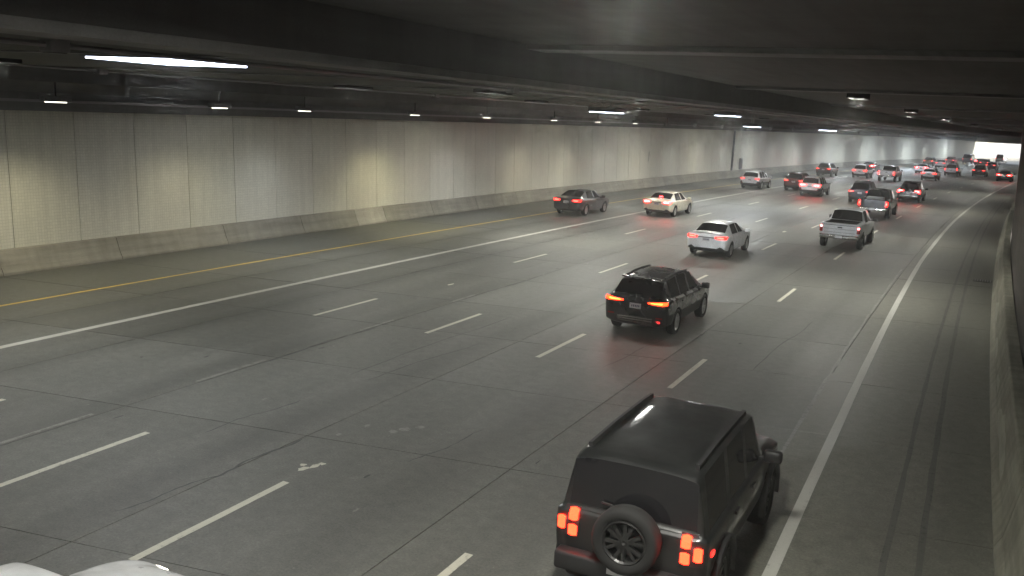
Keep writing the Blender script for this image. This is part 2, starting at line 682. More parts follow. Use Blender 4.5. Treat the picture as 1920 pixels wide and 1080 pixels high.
bj = [-9.0, -3.9, 1.2, 6.4, 11.36, 15.82, 20.95, 25.63, 29.55, 31.9]
while bj[-1] < 150:
    bj.append(bj[-1] + random.choice([4.4, 4.8, 5.1]))
for a, b in zip(bj, bj[1:]):
    o = sweep('barrier_segment', bprofile(-1, B0, .77), frange(a + .012, b - .012, 2.4),
              M['barrier_new'] if (29 < a < 30 or 66 < a < 70) else M['barrier'], None, True, caps=True)
    adopt(o, bar)
for a, b in ((S_BACK, bj[0] - .02), (bj[-1] + .02, S_END)):
    adopt(sweep('barrier_run', bprofile(-1, B0, .77), frange(a, b, 6), M['barrier'], None, True, caps=True), bar)

# ------------------------------------------------------------------ left tiled wall, panel by panel
DW = -21.74
wall = empty('tiled_tunnel_wall', Matrix.Translation(P(20, DW)), 'tall pale tiled tunnel wall of upright panels above the left barrier', 'wall')
backing = sweep('wall_backing', [(DW - .03, 0), (DW - .03, 6.8), (DW - .5, 6.8), (DW - .5, 0)], frange(S_BACK, S_PORTAL + 20, 6), M['bulkhead'], None, True, caps=True)
adopt(backing, wall)
PW = 2.44
HT = 5.13
sj = 12.08 - PW * 9
npan = 0
while sj < 140:
    a, b = sj + .012, sj + PW - .012
    if abs(sj - 94.5) < 1.3:
        b = sj + PW - .10
    pf = [(DW - .028, .70), (DW, .70), (DW, HT), (DW - .028, HT)]
    o = sweep('wall_panel', pf, [a, b], TILE[npan % 3 if random.random() < .6 else random.randrange(3)], None, True, caps=True)
    # tiles run along the wall, heights upwards
    ul = o.data.uv_layers[0].data
    adopt(o, wall)
    npan += 1
    sj += PW
adopt(sweep('far_wall_face', [(DW - .028, .70), (DW, .70), (DW, HT), (DW - .028, HT)], frange(sj + .008, S_PORTAL + 20, 5), TILE[0], None, True, caps=True), wall)

# open-air retaining wall beyond the portal
ret = sweep('retaining_wall', [(DW - .02, 0), (DW - .02, 7.6), (DW - .6, 7.6), (DW - .6, 0)], frange(S_PORTAL + 20.02, S_END, 8), M['outside_wall'], None, True, caps=True)
tag(ret, 'sunlit concrete retaining wall beyond the far tunnel mouth', 'wall')

# right side
rb = empty('concrete_barrier', Matrix.Translation(P(20, 6.4)), 'sloping concrete barrier along the right shoulder at the frame edge', 'barrier')
rj = [-8, -3, 2.2, 7.2, 12.3, 17.2, 22.3, 27.4, 32.4, 37.5, 42.5, 47.6, 52.7, 57.7, 62.7, 67.8, 72.9, 78]
for i, (a, b) in enumerate(zip(rj, rj[1:])):
    o = sweep('barrier_segment', bprofile(1, 6.38, 1.05, .30), frange(a + .01, b - .01, 1.7), M['barrier_right'], None, True, caps=True)
    adopt(o, rb)
for a, b in ((S_BACK, rj[0] - .02), (rj[-1] + .02, S_END)):
    adopt(sweep('barrier_run', bprofile(1, 6.38, 1.05, .30), frange(a, b, 6), M['barrier_right'], None, True, caps=True), rb)
M['scrape'] = concrete('scraped_concrete', .34, (1, .98, .8), .4)
for (a, b, h0, h1) in ((9.5, 13.6, .30, .78), (15.2, 16.8, .34, .55), (19, 21.4, .3, .62), (24, 27.5, .34, .7), (31, 33, .36, .6), (38, 42, .32, .66)):
    V, U, F = [], [], []
    for i in range(10):
        s = a + (b - a) * i / 9
        for h in (h0 + random.uniform(-.03, .03), h0 + (h1 - h0) * (math.sin(math.pi * (i + .5) / 10) ** .7) * random.uniform(.6, 1.0)):
            t = (h - .26) / (1.03 - .26)
            V.append(P(s, 6.48 + t * .17 - .006, h))
            U.append((s, h))
    for i in range(9):
        F.append((2 * i, 2 * i + 1, 2 * i + 3, 2 * i + 2))
    adopt(mesh_obj('scrape_mark', V, F, M['scrape'], None, U), rb)
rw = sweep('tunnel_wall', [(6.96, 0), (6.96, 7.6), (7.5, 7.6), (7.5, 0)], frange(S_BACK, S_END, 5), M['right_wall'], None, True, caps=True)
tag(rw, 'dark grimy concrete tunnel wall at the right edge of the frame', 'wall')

# added end cap shuts the tunnel behind the camera, so no daylight comes from there
ew = sweep('daylight_blocker', [(-22.3, -.5), (7.6, -.5), (7.6, 8.2), (-22.3, 8.2)], [S_BACK - .6, S_BACK], M['ceiling_dark'], None, True, caps=True)
ew['kind'] = 'structure'

# ------------------------------------------------------------------ ceiling: soffit, recess, beams, bulkhead
HS = 6.5          # soffit over the left lanes
cl = sweep('tunnel_ceiling', [(-22.3, HS), (-2.3, HS), (-2.3, 7.15), (7.6, 7.15), (7.6, 8.3), (-22.3, 8.3)], frange(S_BACK - .6, S_PORTAL, 4), M['ceiling'], None, True, caps=True)
cl['kind'] = 'structure'
for s in (-30, -14, 9.4, 26, 46, 70, 98, 130, 165, 205):
    o = sweep('cross_beam', [(-2.28, 7.06), (6.94, 7.06), (6.94, 7.16), (-2.28, 7.16)], [s, s + .9], M['ceiling_dark'], None, True, caps=True)
    o.parent = cl
o = sweep('edge_beam', [(-3.1, 6.38), (-2.32, 6.38), (-2.32, 6.52), (-3.1, 6.52)], frange(S_BACK, S_PORTAL - .1, 6), M['ceiling_dark'], None, True, caps=True)
o.parent = cl
o = sweep('bulkhead', [(-21.76, 5.14), (-21.30, 5.14), (-21.30, 5.72), (-20.6, 6.52), (-21.76, 6.52)], frange(S_BACK, S_PORTAL - .1, 6), M['bulkhead'], None, True, caps=True)
o.parent = cl
o = sweep('soffit_rib', [(-19.4, 6.05), (-18.9, 6.05), (-18.9, 6.52), (-19.4, 6.52)], frange(S_BACK, S_PORTAL - .1, 6), M['bulkhead'], None, True, caps=True)
o.parent = cl
for s in frange(4.0, 240, 7.3):
    o = sweep('soffit_seam', [(-18.8, HS - .03), (-3.2, HS - .03), (-3.2, HS + .01), (-18.8, HS + .01)], [s, s + .25], M['ceiling_dark'], None, True, caps=True)
    o.parent = cl


o = sweep('portal_header', [(-21.7, 4.95), (6.9, 4.95), (6.9, 8.3), (-21.7, 8.3)], [S_PORTAL + .02, S_PORTAL + .9], M['ceiling_dark'], None, True, caps=True)
o.parent = cl
# cable tray along the bulkhead
tray = sweep('cable_tray', [(-21.28, 5.42), (-21.02, 5.42), (-21.02, 5.50), (-21.28, 5.50)], frange(S_BACK, S_PORTAL - 1, 6), M['steel'], None, True, caps=True)
tag(tray, 'long grey cable tray fixed high along the dark band above the tiled wall', 'cable tray')


# conduits and junction boxes under the soffit
for i, (d_, lab) in enumerate(((-17.2, 'thin steel conduit under the left ceiling, nearer the tiled wall'), (-5.4, 'thin steel conduit under the left ceiling, nearer the middle beam'))):
    o = sweep('conduit', [(d_ + .04 * math.cos(q * math.pi / 3), HS - .07 + .04 * math.sin(q * math.pi / 3)) for q in range(6)], frange(S_BACK, S_PORTAL - 2, 6), M['steel'], None, True, caps=True)
    tag(o, lab, 'conduit')
for i, (s, d) in enumerate(((1.5, -5.4), (15, -5.4), (40, -5.4), (12, -17.2), (30, -17.2), (58, -17.2))):
    e = empty('junction_box', frame(s, d, HS - .16), 'small grey junction box on the %s ceiling conduit, %s along it' % ('middle' if d > -10 else 'left', ('first', 'second', 'third')[i % 3]), 'junction box')
    bevel_box('case', (.3, .24, .18), .015, M['steel'], e, (0, 0, .09))
    bevel_box('cover', (.24, .18, .02), .006, M['housing'], e, (0, 0, -.008))

# ------------------------------------------------------------------ lamps
def area(parent, m, sx, sy, power, col, spread=math.pi):
    l = bpy.data.lights.new('lamp_glow', 'AREA')
    l.shape = 'RECTANGLE'
    l.size, l.size_y = sx, sy
    l.energy = power
    l.color = col
    l.spread = spread
    o = bpy.data.objects.new('lamp_glow', l)
    COL.objects.link(o)
    o.parent = parent
    o.matrix_local = m
    return o


COOL, NEUT, WARM = (.9, .96, 1.0), (1, .975, .87), (1.0, .9, .60)


def ceiling_lamp(s, d, h, power, col, label, ln=1.5, lens=None, hs=HS, skirt=0.0, wd=.44):
    e = empty('ceiling_lamp', frame(s, d, h), label, 'lamp', 'tunnel ceiling lamps')
    top = hs - h
    bevel_box('housing', (ln + .2, wd + .12, .22), .03, M['housing'], e, (0, 0, .13))
    v, f = boxv(-ln / 2, ln / 2, -wd / 2, wd / 2, -.012, .03)
    mesh_obj('lens', v, f, lens or M['lamp_cool'], e)
    if top > .26:
        for x in (-ln * .35, ln * .35):
            v, f = boxv(x - .02, x + .02, -.03, .03, .23, top + .02)
            mesh_obj('hanger', v, f, M['steel'], e)
    if skirt:  # added baffle keeps the lit lens out of direct view
        for (x0, x1, y0, y1) in ((-ln / 2 - .1, ln / 2 + .1, -.28, -.25), (-ln / 2 - .1, ln / 2 + .1, .25, .28), (-ln / 2 - .1, -ln / 2 - .06, -.25, .25), (ln / 2 + .06, ln / 2 + .1, -.25, .25)):
            v, f = boxv(x0, x1, y0, y1, -skirt, .03)
            mesh_obj('glare_skirt', v, f, M['skirt'], e)
    area(e, Matrix.Translation((0, 0, -.03)), ln, wd, power, col, math.radians(170))
    return e


CL = [(5.9, -8.0, HS - .05, 'large glaring white ceiling lamp nearest the camera at upper left', 2.0, NEUT, 60),
      (33.2, -10, 6.04, 'boxy hanging ceiling lamp left of the other far ceiling lamps', 1.2, NEUT, 215),
      (46.5, -8, 6.24, 'thin bright ceiling lamp strip, highest of the right-hand group', 1.2, NEUT, 215),
      (59.8, -10, 5.67, 'small dazzling bluish ceiling lamp just above the wall top', 1.0, COOL, 215),
      (66.2, -6, 5.68, 'small thin ceiling lamp rightmost of the lit ceiling lamps', 1.1, NEUT, 190)]
for s, d, h, lab, ln, col, pw in CL:
    ceiling_lamp(s, d, h, pw, col, lab, ln, wd=ln)
for i, (s, d) in enumerate([(-12, -8), (-40, -8), (93, -9), (122, -9), (152, -9), (184, -9), (216, -9)]):
    lab = ['ceiling lamp behind the viewpoint, first of two', 'ceiling lamp behind the viewpoint, second of two',
           'faint far ceiling lamp over the middle lanes, nearest of the far row', 'faint far ceiling lamp, second of the far row',
           'faint far ceiling lamp, third of the far row', 'faint far ceiling lamp, fourth of the far row', 'faint far ceiling lamp nearest the tunnel mouth'][i]
    ceiling_lamp(s, d, HS - .03, 50 if s < 0 else 240, COOL if s > 100 else NEUT, lab, 1.5, skirt=.07)
# shielded fill lamps added in the soffit to even out the left lanes
SH = [(-9, -14.5, 60), (7, -15, 60), (19.5, -8.4, 62), (21, -15, 70), (36, -15, 80), (51, -15, 80), (66, -15, 80), (82, -15, 90), (100, -15, 110), (118, -15, 130), (140, -15, 150), (165, -15, 170), (195, -15, 190), (228, -15, 200), (20, -3.4, 40)]
onum = ['first', 'second', 'third', 'fourth', 'fifth', 'sixth', 'seventh', 'eighth', 'ninth', 'tenth', 'eleventh', 'twelfth', 'thirteenth', 'fourteenth', 'fifteenth']
for i, (s, d, pw) in enumerate(SH):
    ceiling_lamp(s, d, HS - .03, pw * (1.25 if s < 60 else 1.9 if s < 130 else 3.4), COOL if s < 130 and s > 90 else (.8, .9, 1.0) if s > 90 else NEUT, 'added shielded fill lamp in the soffit over the left lanes, %s of the row' % onum[i], 1.4, skirt=.07)  # far bluish ones stand in for daylight spilling in from the portal
# fill lamps added between the cross beams to brighten the right lanes
for i, s in enumerate((-26.5, -10.5, 0.0, 27.8, 47.8, 71.8, 99.8, 131.8, 166.8, 206.8)):
    ceiling_lamp(s, 3.0 if s == 0 else 1.6, 7.12, (230 if s < 0 else 190 if s == 0 else 210) if s < 40 else 170, NEUT, 'added fill lamp between the ceiling beams over the right lanes, %s from the rear' % ['first', 'second', 'third', 'fourth', 'fifth', 'sixth', 'seventh', 'eighth', 'ninth', 'tenth'][i], 1.5, hs=7.15, skirt=0 if s <= 0 else .22)


def wall_lamp(s, power, col, label, ang=124, back=1.25, blend=1.0, tilt=0):
    e = empty('wall_lamp', frame(s, -19.15, 5.47), label, 'lamp', 'small lamps along the wall top')
    bevel_box('housing', (.95, .22, .16), .02, M['housing'], e, (0, 0, .09))
    v, f = boxv(-.34, .34, -.05, .05, -.02, .012)
    mesh_obj('lens', v, f, M['lamp_strip'], e)
    v, f = boxv(-.012, .012, -.02, .02, .16, .60)
    mesh_obj('hanger', v, f, M['skirt'], e)
    if s > 62:  # skirts added so the far lenses stay hidden at low angles
        for y in (-.125, .115):
            v, f = boxv(-.49, .49, y, y + .01, -.09, .03)
            mesh_obj('glare_skirt', v, f, M['housing'], e)
        for x in (-.49, .48):
            v, f = boxv(x, x + .01, -.115, .115, -.09, .03)
            mesh_obj('glare_skirt', v, f, M['housing'], e)
    l = bpy.data.lights.new('lamp_glow', 'SPOT')
    l.energy = power * (1.0 if s == 31.2 else .85 if s < 62 else .7 if s < 130 else 1.0)
    l.color = col
    l.spot_size = math.radians(ang)
    l.spot_blend = blend
    l.shadow_soft_size = .3
    o = bpy.data.objects.new('lamp_glow', l)
    COL.objects.link(o)
    o.parent = e
    o.matrix_local = Matrix.Translation((0, 0, -.06)) @ Matrix.Rotation(math.radians(tilt), 4, 'X')
    return e


WL = [(-4, 200, WARM), (4.5, 200, WARM), (11.96, 260, WARM), (18.56, 170, WARM), (23.2, 120, COOL), (31.2, 270, (1, .92, .55)), (38.2, 130, COOL),
      (46.66, 190, (1, .92, .66)), (53.5, 190, (1, .93, .7)), (60.5, 150, NEUT), (67.5, 200, (1, .93, .72)), (75, 190, COOL), (83, 210, NEUT), (91, 220, COOL),
      (100, 260, COOL), (110, 280, COOL), (121, 320, COOL), (133, 340, COOL), (146, 380, COOL), (160, 400, COOL), (175, 450, COOL), (192, 480, COOL), (210, 500, COOL), (230, 500, COOL)]
ordn = ['first', 'second', 'third', 'fourth', 'fifth', 'sixth', 'seventh', 'eighth', 'ninth', 'tenth', 'eleventh', 'twelfth', 'thirteenth', 'fourteenth', 'fifteenth',
        'sixteenth', 'seventeenth', 'eighteenth', 'nineteenth', 'twentieth', 'twenty-first', 'twenty-second', 'twenty-third', 'twenty-fourth']
vis = 0
for s, pw, c in WL:
    if s < 11:
        lab = 'wall-top strip lamp beyond the left frame edge, %s' % ('nearer' if s > 0 else 'farther')
    else:
        lab = 'small bright strip lamp at the wall top, %s from the left' % ordn[vis]
        vis += 1
    wall_lamp(s, pw, c, lab)

# ------------------------------------------------------------------ wall details
cab = empty('utility_cabinet', frame(97.3, DW + .12, 1.15), 'small grey utility box on the tiled wall beside the dark upright slot', 'cabinet')
bevel_box('case', (.75, .2, 1.25), .02, M['steel'], cab, (0, 0, .3))
v, f = boxv(-.27, .27, -.125, -.10, -.2, .8)
mesh_obj('door', v, f, M['housing'], cab)
slot = empty('expansion_slot', frame(94.4, DW + .02, .8), 'dark upright steel joint cover on the tiled wall', 'joint cover')
v, f = boxv(-.22, .22, -.05, .04, -.05, 4.3)
mesh_obj('cover_plate', v, f, M['housing'], slot)
v, f = boxv(-.05, .05, -.075, -.05, .2, 4.2)
mesh_obj('ridge', v, f, M['grate'], slot)
sc = empty('wall_crack', frame(70.2, DW + .01, 2.2), 'small dark crack mark high on the tiled wall', 'crack')
mesh_obj('crack_edge', [(-.05, -.012, .9), (.06, -.012, .85), (.04, -.012, .4), (.10, -.012, .2), (.02, -.012, -.1), (-.03, -.012, .3), (-.06, -.012, .6)], [(0, 6, 5, 4, 3, 2, 1)], M['grate'], sc)

gr = empty('drain_grate', frame(35.2, 6.0, .004), 'dark iron drain grate at the foot of the right barrier', 'drain grate')
v, f = boxv(-.34, .34, -.34, .34, 0, .006)
mesh_obj('frame', v, f, M['grate'], gr)
for i in range(7):
    y = -.28 + i * .093
    v, f = boxv(-.31, .31, y - .018, y + .018, .006, .02)
    mesh_obj('bar', v, f, M['steel'], gr)


# ================================================================== VEHICLES
# station: dict(x, xr, zb, w, zsh, wb, zr, wr, zt)
#  x  position of the lower body points, xr of the rail and roof points
def ring(st):
    x, xr, zb, w, zsh, wb, zr, wr, zt = st
    zm = zb + (zsh - zb) * .52
    xb = x * .8 + xr * .2
    return [(x, 0, zb), (x, w * .72, zb), (x, w * .95, zb + .10), (x, w, zm), (x, w * .985, zsh), (xb, wb, zsh + .035),
            (xr, wr, zr), (xr, wr * .70, zr + (zt - zr) * .75), (xr, 0, zt)]


def lathe_y(prof, n=28):
    """profile [(y, r)] turned around the y axis"""
    V, F = [], []
    m = len(prof)
    for i in range(n):
        a = 2 * math.pi * i / n
        for y, r in prof:
            V.append((r * math.cos(a), y, r * math.sin(a)))
    for i in range(n):
        for j in range(m - 1):
            a, b = i * m + j, ((i + 1) % n) * m + j
            F.append((a, a + 1, b + 1, b))
    return V, F


_wheel_cache = {}


def wheel_meshes(r, w, style):
    key = (round(r, 3), round(w, 3), style)
    if key in _wheel_cache:
        return _wheel_cache[key]
    rr = r * .66
    tv, tf = lathe_y([(-w / 2 * .8, rr), (-w / 2, rr + .03), (-w / 2, r - .04), (-w / 2 * .8, r - .006), (0, r), (w / 2 * .8, r - .006), (w / 2, r - .04), (w / 2, rr + .03), (w / 2 * .8, rr)], 32)
    tm = bpy.data.meshes.new('tyre_mesh')
    tm.from_pydata(tv, [], tf)
    tm.materials.append(M['tyre'])
    for p in tm.polygons:
        p.use_smooth = True
    parts = [lathe_y([(w / 2 * .82, rr + .004), (w / 2 * .9, rr - .012), (w / 2 * .7, rr - .03), (-w * .3, rr - .035), (-w * .3, 0.001)], 28),
             lathe_y([(w / 2 * .55, .001), (w / 2 * .72, .03), (w / 2 * .66, .065), (w / 2 * .3, .07)], 16)]
    nsp = 5 if style != 'dark' else 6
    for i in range(nsp):
        a = 2 * math.pi * i / nsp
        for da in (-.16, .16):
            c0, s0 = math.cos(a + da * .5), math.sin(a + da * .5)
            c1, s1 = math.cos(a + da * 1.3), math.sin(a + da * 1.3)
            tx, tz = -math.sin(a), math.cos(a)
            hw = .020
            y1 = w / 2 * .7
            q = []
            for (cc, ss, rad, yy) in ((c0, s0, .05, y1), (c1, s1, rr - .02, y1 * .98)):
                for dy in (0, -.045):
                    for sg in (-1, 1):
                        q.append((cc * rad + tx * hw * sg, yy + dy, ss * rad + tz * hw * sg))
            parts.append((q, [(0, 1, 5, 4), (0, 4, 6, 2), (1, 3, 7, 5), (2, 6, 7, 3)]))
    rv, rf = merge(parts)
    rm = bpy.data.meshes.new('rim_mesh')
    rm.from_pydata(rv, [], rf)
    rm.materials.append(M['rim_dark'] if style == 'dark' else M['rim'])
    for o in (tm, rm):
        b = bmesh.new()
        b.from_mesh(o)
        bmesh.ops.recalc_face_normals(b, faces=b.faces[:])
        b.to_mesh(o)
        b.free()
    _wheel_cache[key] = (tm, rm)
    return tm, rm


class Car:
    """body loft plus decals that hug its surface"""
    def __init__(self, name, label, cat, s, d, spec, paint_mat, turn=0.0, lvl=2, group='vehicles driving through the tunnel'):
        self.spec = spec
        self.root = empty(name, frame(s, d, 0.0, turn), label, cat, group)
        self.paint = paint_mat
        self.lvl = lvl
        self.build_body()

    def build_body(self):
        sp = self.spec
        st = sp['st']
        n = len(st)
        V, F, T = [], [], []
        for q in st:
            h = ring(q)
            V += [(x, y, z) for x, y, z in h]
            V += [(x, -y, z) for x, y, z in h[7:0:-1]]
        N = 16
        half = lambda j: j if j < 8 else 15 - j
        for i in range(n - 1):
            for j in range(N):
                a, b = i * N + j, i * N + (j + 1) % N
                F.append((a, a + N, b + N, b))
                r = half(j)
                t = 0
                if r in (0, 1):
                    t = 5
                if r == 2 and sp.get('cladding'):
                    t = 5
                if i in sp['rear_glass'] and r in (6, 7):
                    t = 2
                if i in sp['windshield'] and r in (6, 7):
                    t = 3
                if i in sp['side_glass'] and r == 5:
                    t = 1
                T.append(t)
        for base, flip in ((0, False), ((n - 1) * N, True)):
            l = [base + k for k in range(9)]
            m = [base] + [base + 16 - k for k in range(1, 8)] + [base + 8]
            caps = []
            for k in range(8):
                if k == 0:
                    caps.append((l[0], l[1], m[1]))
                elif k == 7:
                    caps.append((l[7], l[8], m[7]))
                else:
                    caps.append((l[k], l[k + 1], m[k + 1], m[k]))
            for c in caps:
                F.append(tuple(reversed(c)) if flip else c)
                T.append(0)
        me = bpy.data.meshes.new('cage')
        me.from_pydata(V, [], F)
        for k in range(6):
            me.materials.append(M['well'])
        for p, t in zip(me.polygons, T):
            p.material_index = t
        bm = bmesh.new()
        bm.from_mesh(me)
        bmesh.ops.recalc_face_normals(bm, faces=bm.faces[:])
        cr = bm.edges.layers.float.new('crease_edge')
        rowc = sp.get('rowc', {2: .5, 4: .35, 5: .75, 6: .55})
        stc = sp.get('stc', {})
        bm.verts.ensure_lookup_table()
        for e in bm.edges:
            a, b = e.verts[0].index, e.verts[1].index
            ia, ja, ib, jb = a // N, a % N, b // N, b % N
            if ia == ib:
                e[cr] = stc.get(ia, stc.get(ia - n, .0))
            elif ja == jb:
                hj = ja if ja <= 8 else 16 - ja
                e[cr] = rowc.get(hj, 0.0)
        bm.to_mesh(me)
        bm.free()
        tmp = bpy.data.objects.new('cage', me)
        COL.objects.link(tmp)
        md = tmp.modifiers.new('s', 'SUBSURF')
        md.levels = md.render_levels = self.lvl
        # cutter: wheel arches and, on pickups, the bed
        W = sp['W']
        parts = []
        for wx in sp['axles']:
            for sg in (-1, 1):
                cv, cf = lathe_y([(0, .001), (0, sp['rw'] + sp.get('arch', .055)), (.6, sp['rw'] + sp.get('arch', .055)), (.6, .001)], 28)
                y0 = sg * (W - .30) if sg > 0 else -W + .30 - .6
                cv = [(x + wx, y + y0, z + sp['rw']) for x, y, z in cv]
                parts.append((cv, cf))
        for bx in sp.get('cuts', []):
            parts.append(boxv(*bx))
        cv, cf = merge(parts)
        cme = bpy.data.meshes.new('cut')
        cme.from_pydata(cv, [], cf)
        b = bmesh.new()
        b.from_mesh(cme)
        bmesh.ops.remove_doubles(b, verts=b.verts[:], dist=.002)
        bmesh.ops.recalc_face_normals(b, faces=b.faces[:])
        b.to_mesh(cme)
        b.free()
        for k in range(6):
            cme.materials.append(M['well'])
        for p in cme.polygons:
            p.material_index = 4
        cut = bpy.data.objects.new('cut', cme)
        COL.objects.link(cut)
        bo = tmp.modifiers.new('b', 'BOOLEAN')
        bo.operation = 'DIFFERENCE'
        bo.object = cut
        bo.solver = 'EXACT'
        bpy.context.view_layer.update()
        dg = bpy.context.evaluated_depsgraph_get()
        ev = tmp.evaluated_get(dg)
        res = bpy.data.meshes.new_from_object(ev)
        bpy.data.objects.remove(tmp)
        bpy.data.objects.remove(cut)
        vs = [v.co.copy() for v in res.vertices]
        polys = [tuple(p.vertices) for p in res.polygons]
        mi = [p.material_index for p in res.polygons]
        self.bvh = BVHTree.FromPolygons(vs, polys)

        def sub(name, sel, material, push=0.0, parent=self.root):
            idx = [i for i in range(len(polys)) if sel(i)]
            if not idx:
                return None
            used = {}
            nv, nf = [], []
            for i in idx:
                q = []
                for v in polys[i]:
                    if v not in used:
                        used[v] = len(nv)
                        nv.append(vs[v])
                    q.append(used[v])
                nf.append(tuple(q))
            o = mesh_obj(name, nv, nf, material, parent, smooth=True)
            return o
        cen = [sum((vs[v] for v in p), Vector()) / len(p) for p in polys]
        o = mesh_obj('body', *self._pick(vs, polys, mi, (0, 4, 5)), self.root, smooth=True)
        self.body = o
        sub('rear_window', lambda i: mi[i] == 2, M['glass'])
        sub('windshield', lambda i: mi[i] == 3, M['glass'])
        # one pane per window opening and side
        wins = sorted(set(sp['side_glass']))
        for sg in (1, -1):
            for wi in wins:
                x0 = min(st[wi][0], st[wi][1]) - .25
                mid = .5 * (st[wi][0] + st[wi + 1][0] + st[wi][1] + st[wi + 1][1]) / 2
                best = lambda c: min(wins, key=lambda q: abs(c.x - .25 * (st[q][0] + st[q + 1][0] + st[q][1] + st[q + 1][1])))
                sub('side_window', lambda i: mi[i] == 1 and cen[i].y * sg > 0 and best(cen[i]) == wi, M['glass'])
        # wheels
        tm, rm = wheel_meshes(sp['rw'], sp.get('tw', .23), sp.get('rim', 'alloy'))
        for wx in sp['axles']:
            for sg in (-1, 1):
                t = bpy.data.objects.new('wheel', tm)
                link(t, self.root)
                t.location = (wx, sg * (W - .115), sp['rw'])
                t.rotation_euler = (0, random.uniform(0, 6), 0 if sg > 0 else math.pi)
                rr = bpy.data.objects.new('rim', rm)
                link(rr, t)
        bpy.data.meshes.remove(res)

    def _pick(self, vs, polys, mi, keep):
        used = {}
        nv, nf, mm = [], [], []
        for p, t in zip(polys, mi):
            if t not in keep:
                continue
            q = []
            for v in p:
                if v not in used:
                    used[v] = len(nv)
                    nv.append(vs[v])
                q.append(used[v])
            nf.append(tuple(q))
            mm.append({0: 0, 4: 1, 5: 2}[t])
        self._mm = mm
        return nv, nf, [self.paint, M['well'], M['black_plastic']]

    def fix_body(self):
        pass

    def cast(self, side, a, b):
        sp = self.spec
        if side == 'rear':
            o, dr = Vector((-8, a, b)), Vector((1, 0, 0))
        elif side == 'front':
            o, dr = Vector((8, a, b)), Vector((-1, 0, 0))
        elif side == 'left':
            o, dr = Vector((a, 5, b)), Vector((0, -1, 0))
        elif side == 'right':
            o, dr = Vector((a, -5, b)), Vector((0, 1, 0))
        else:
            o, dr = Vector((a, b, 6)), Vector((0, 0, -1))
        h = self.bvh.ray_cast(o, dr)
        if h[0] is None:
            return None
        nrm = h[1]
        if nrm.dot(dr) > 0:
            nrm = -nrm
        return h[0], (nrm * .5 - dr * .5).normalized()

    def decal(self, name, side, cols, material, rows=4, off=.012, parent=None, skirt=True):
        """cols: [(a, b_low, b_high)...] on that side; a patch standing off the body surface"""
        # refine columns
        fine = []
        for (a0, l0, h0), (a1, l1, h1) in zip(cols, cols[1:]):
            m = 3
            for k in range(m):
                t = k / m
                fine.append((a0 + (a1 - a0) * t, l0 + (l1 - l0) * t, h0 + (h1 - h0) * t))
        fine.append(cols[-1])
        grid = []
        for a, lo, hi in fine:
            col = []
            for k in range(rows + 1):
                col.append(self.cast(side, a, lo + (hi - lo) * k / rows))
            grid.append(col)
        # fill misses from neighbours
        for i, col in enumerate(grid):
            for k, c in enumerate(col):
                if c is None:
                    cand = [(abs(i - ii) + abs(k - kk), grid[ii][kk]) for ii in range(len(grid)) for kk in range(rows + 1) if grid[ii][kk] is not None]
                    if not cand:
                        return None
                    cand.sort(key=lambda q: q[0])
                    grid[i][k] = cand[0][1]
        n, m = len(grid), rows + 1
        V = [c[0] + c[1] * off for col in grid for c in col]
        F = [(i * m + k, (i + 1) * m + k, (i + 1) * m + k + 1, i * m + k + 1) for i in range(n - 1) for k in range(rows)]
        if skirt:
            border = [(i, 0) for i in range(n)] + [(n - 1, k) for k in range(1, m)] + [(i, m - 1) for i in range(n - 2, -1, -1)] + [(0, k) for k in range(m - 2, 0, -1)]
            b0 = len(V)
            for i, k in border:
                c = grid[i][k]
                V.append(c[0] - c[1] * .006)
            L = len(border)
            for q in range(L):
                i0, k0 = border[q]
                i1, k1 = border[(q + 1) % L]
                F.append((i0 * m + k0, b0 + q, b0 + (q + 1) % L, i1 * m + k1))
        o = mesh_obj(name, V, F, material, parent or self.root, smooth=False)
        b = bmesh.new()
        b.from_mesh(o.data)
        bmesh.ops.recalc_face_normals(b, faces=b.faces[:])
        b.to_mesh(o.data)
        b.free()
        return o

    def sym(self, name, side, cols, material, **kw):
        r = self._sym(name, side, cols, material, **kw)
        core = {'brake_light': 'core_brake', 'running_tail_light': 'core_tail', 'bright_tail_light': 'core_orange', 'dim_tail_light': 'core_tail'}.get(material.name)
        if name == 'tail_light' and core:
            m0, m1 = cols[0][0], cols[-1][0]
            cc = []
            for a, l, h in cols:
                t = m0 + (m1 - m0) * (.14 + .62 * (a - m0) / (m1 - m0))
                lo, hi = l, h
                for (a0, l0, h0), (a1, l1, h1) in zip(cols, cols[1:]):
                    if min(a0, a1) <= t <= max(a0, a1):
                        q = (t - a0) / (a1 - a0)
                        lo, hi = l0 + (l1 - l0) * q, h0 + (h1 - h0) * q
                cc.append((t, lo + (hi - lo) * .30, hi - (hi - lo) * .28))
            for o, sg in zip(r, (1, -1)):
                if o is not None:
                    self.decal('lamp_core', side, [(sg * a, l, h) for a, l, h in cc], M[core], rows=2, off=.018, parent=o)
        return r

    def _sym(self, name, side, cols, material, **kw):
        r = [self.decal(name, side, cols, material, **kw)]
        r.append(self.decal(name, side, [(-a, l, h) for a, l, h in cols], material, **kw))
        return r

    def mirrors(self, x, z, mat_=None):
        W = self.spec['W']
        for sg in (1, -1):
            o = bevel_box('mirror', (.13, .24, .17), .04, mat_ or self.paint, self.root, (x, sg * (W + .10), z))
            v, f = boxv(x - .03, x + .03, min(sg * (W - .12), sg * (W + .02)), max(sg * (W - .12), sg * (W + .02)), z - .07, z - .03)
            mesh_obj('mirror_stalk', v, f, M['black_plastic'], o)

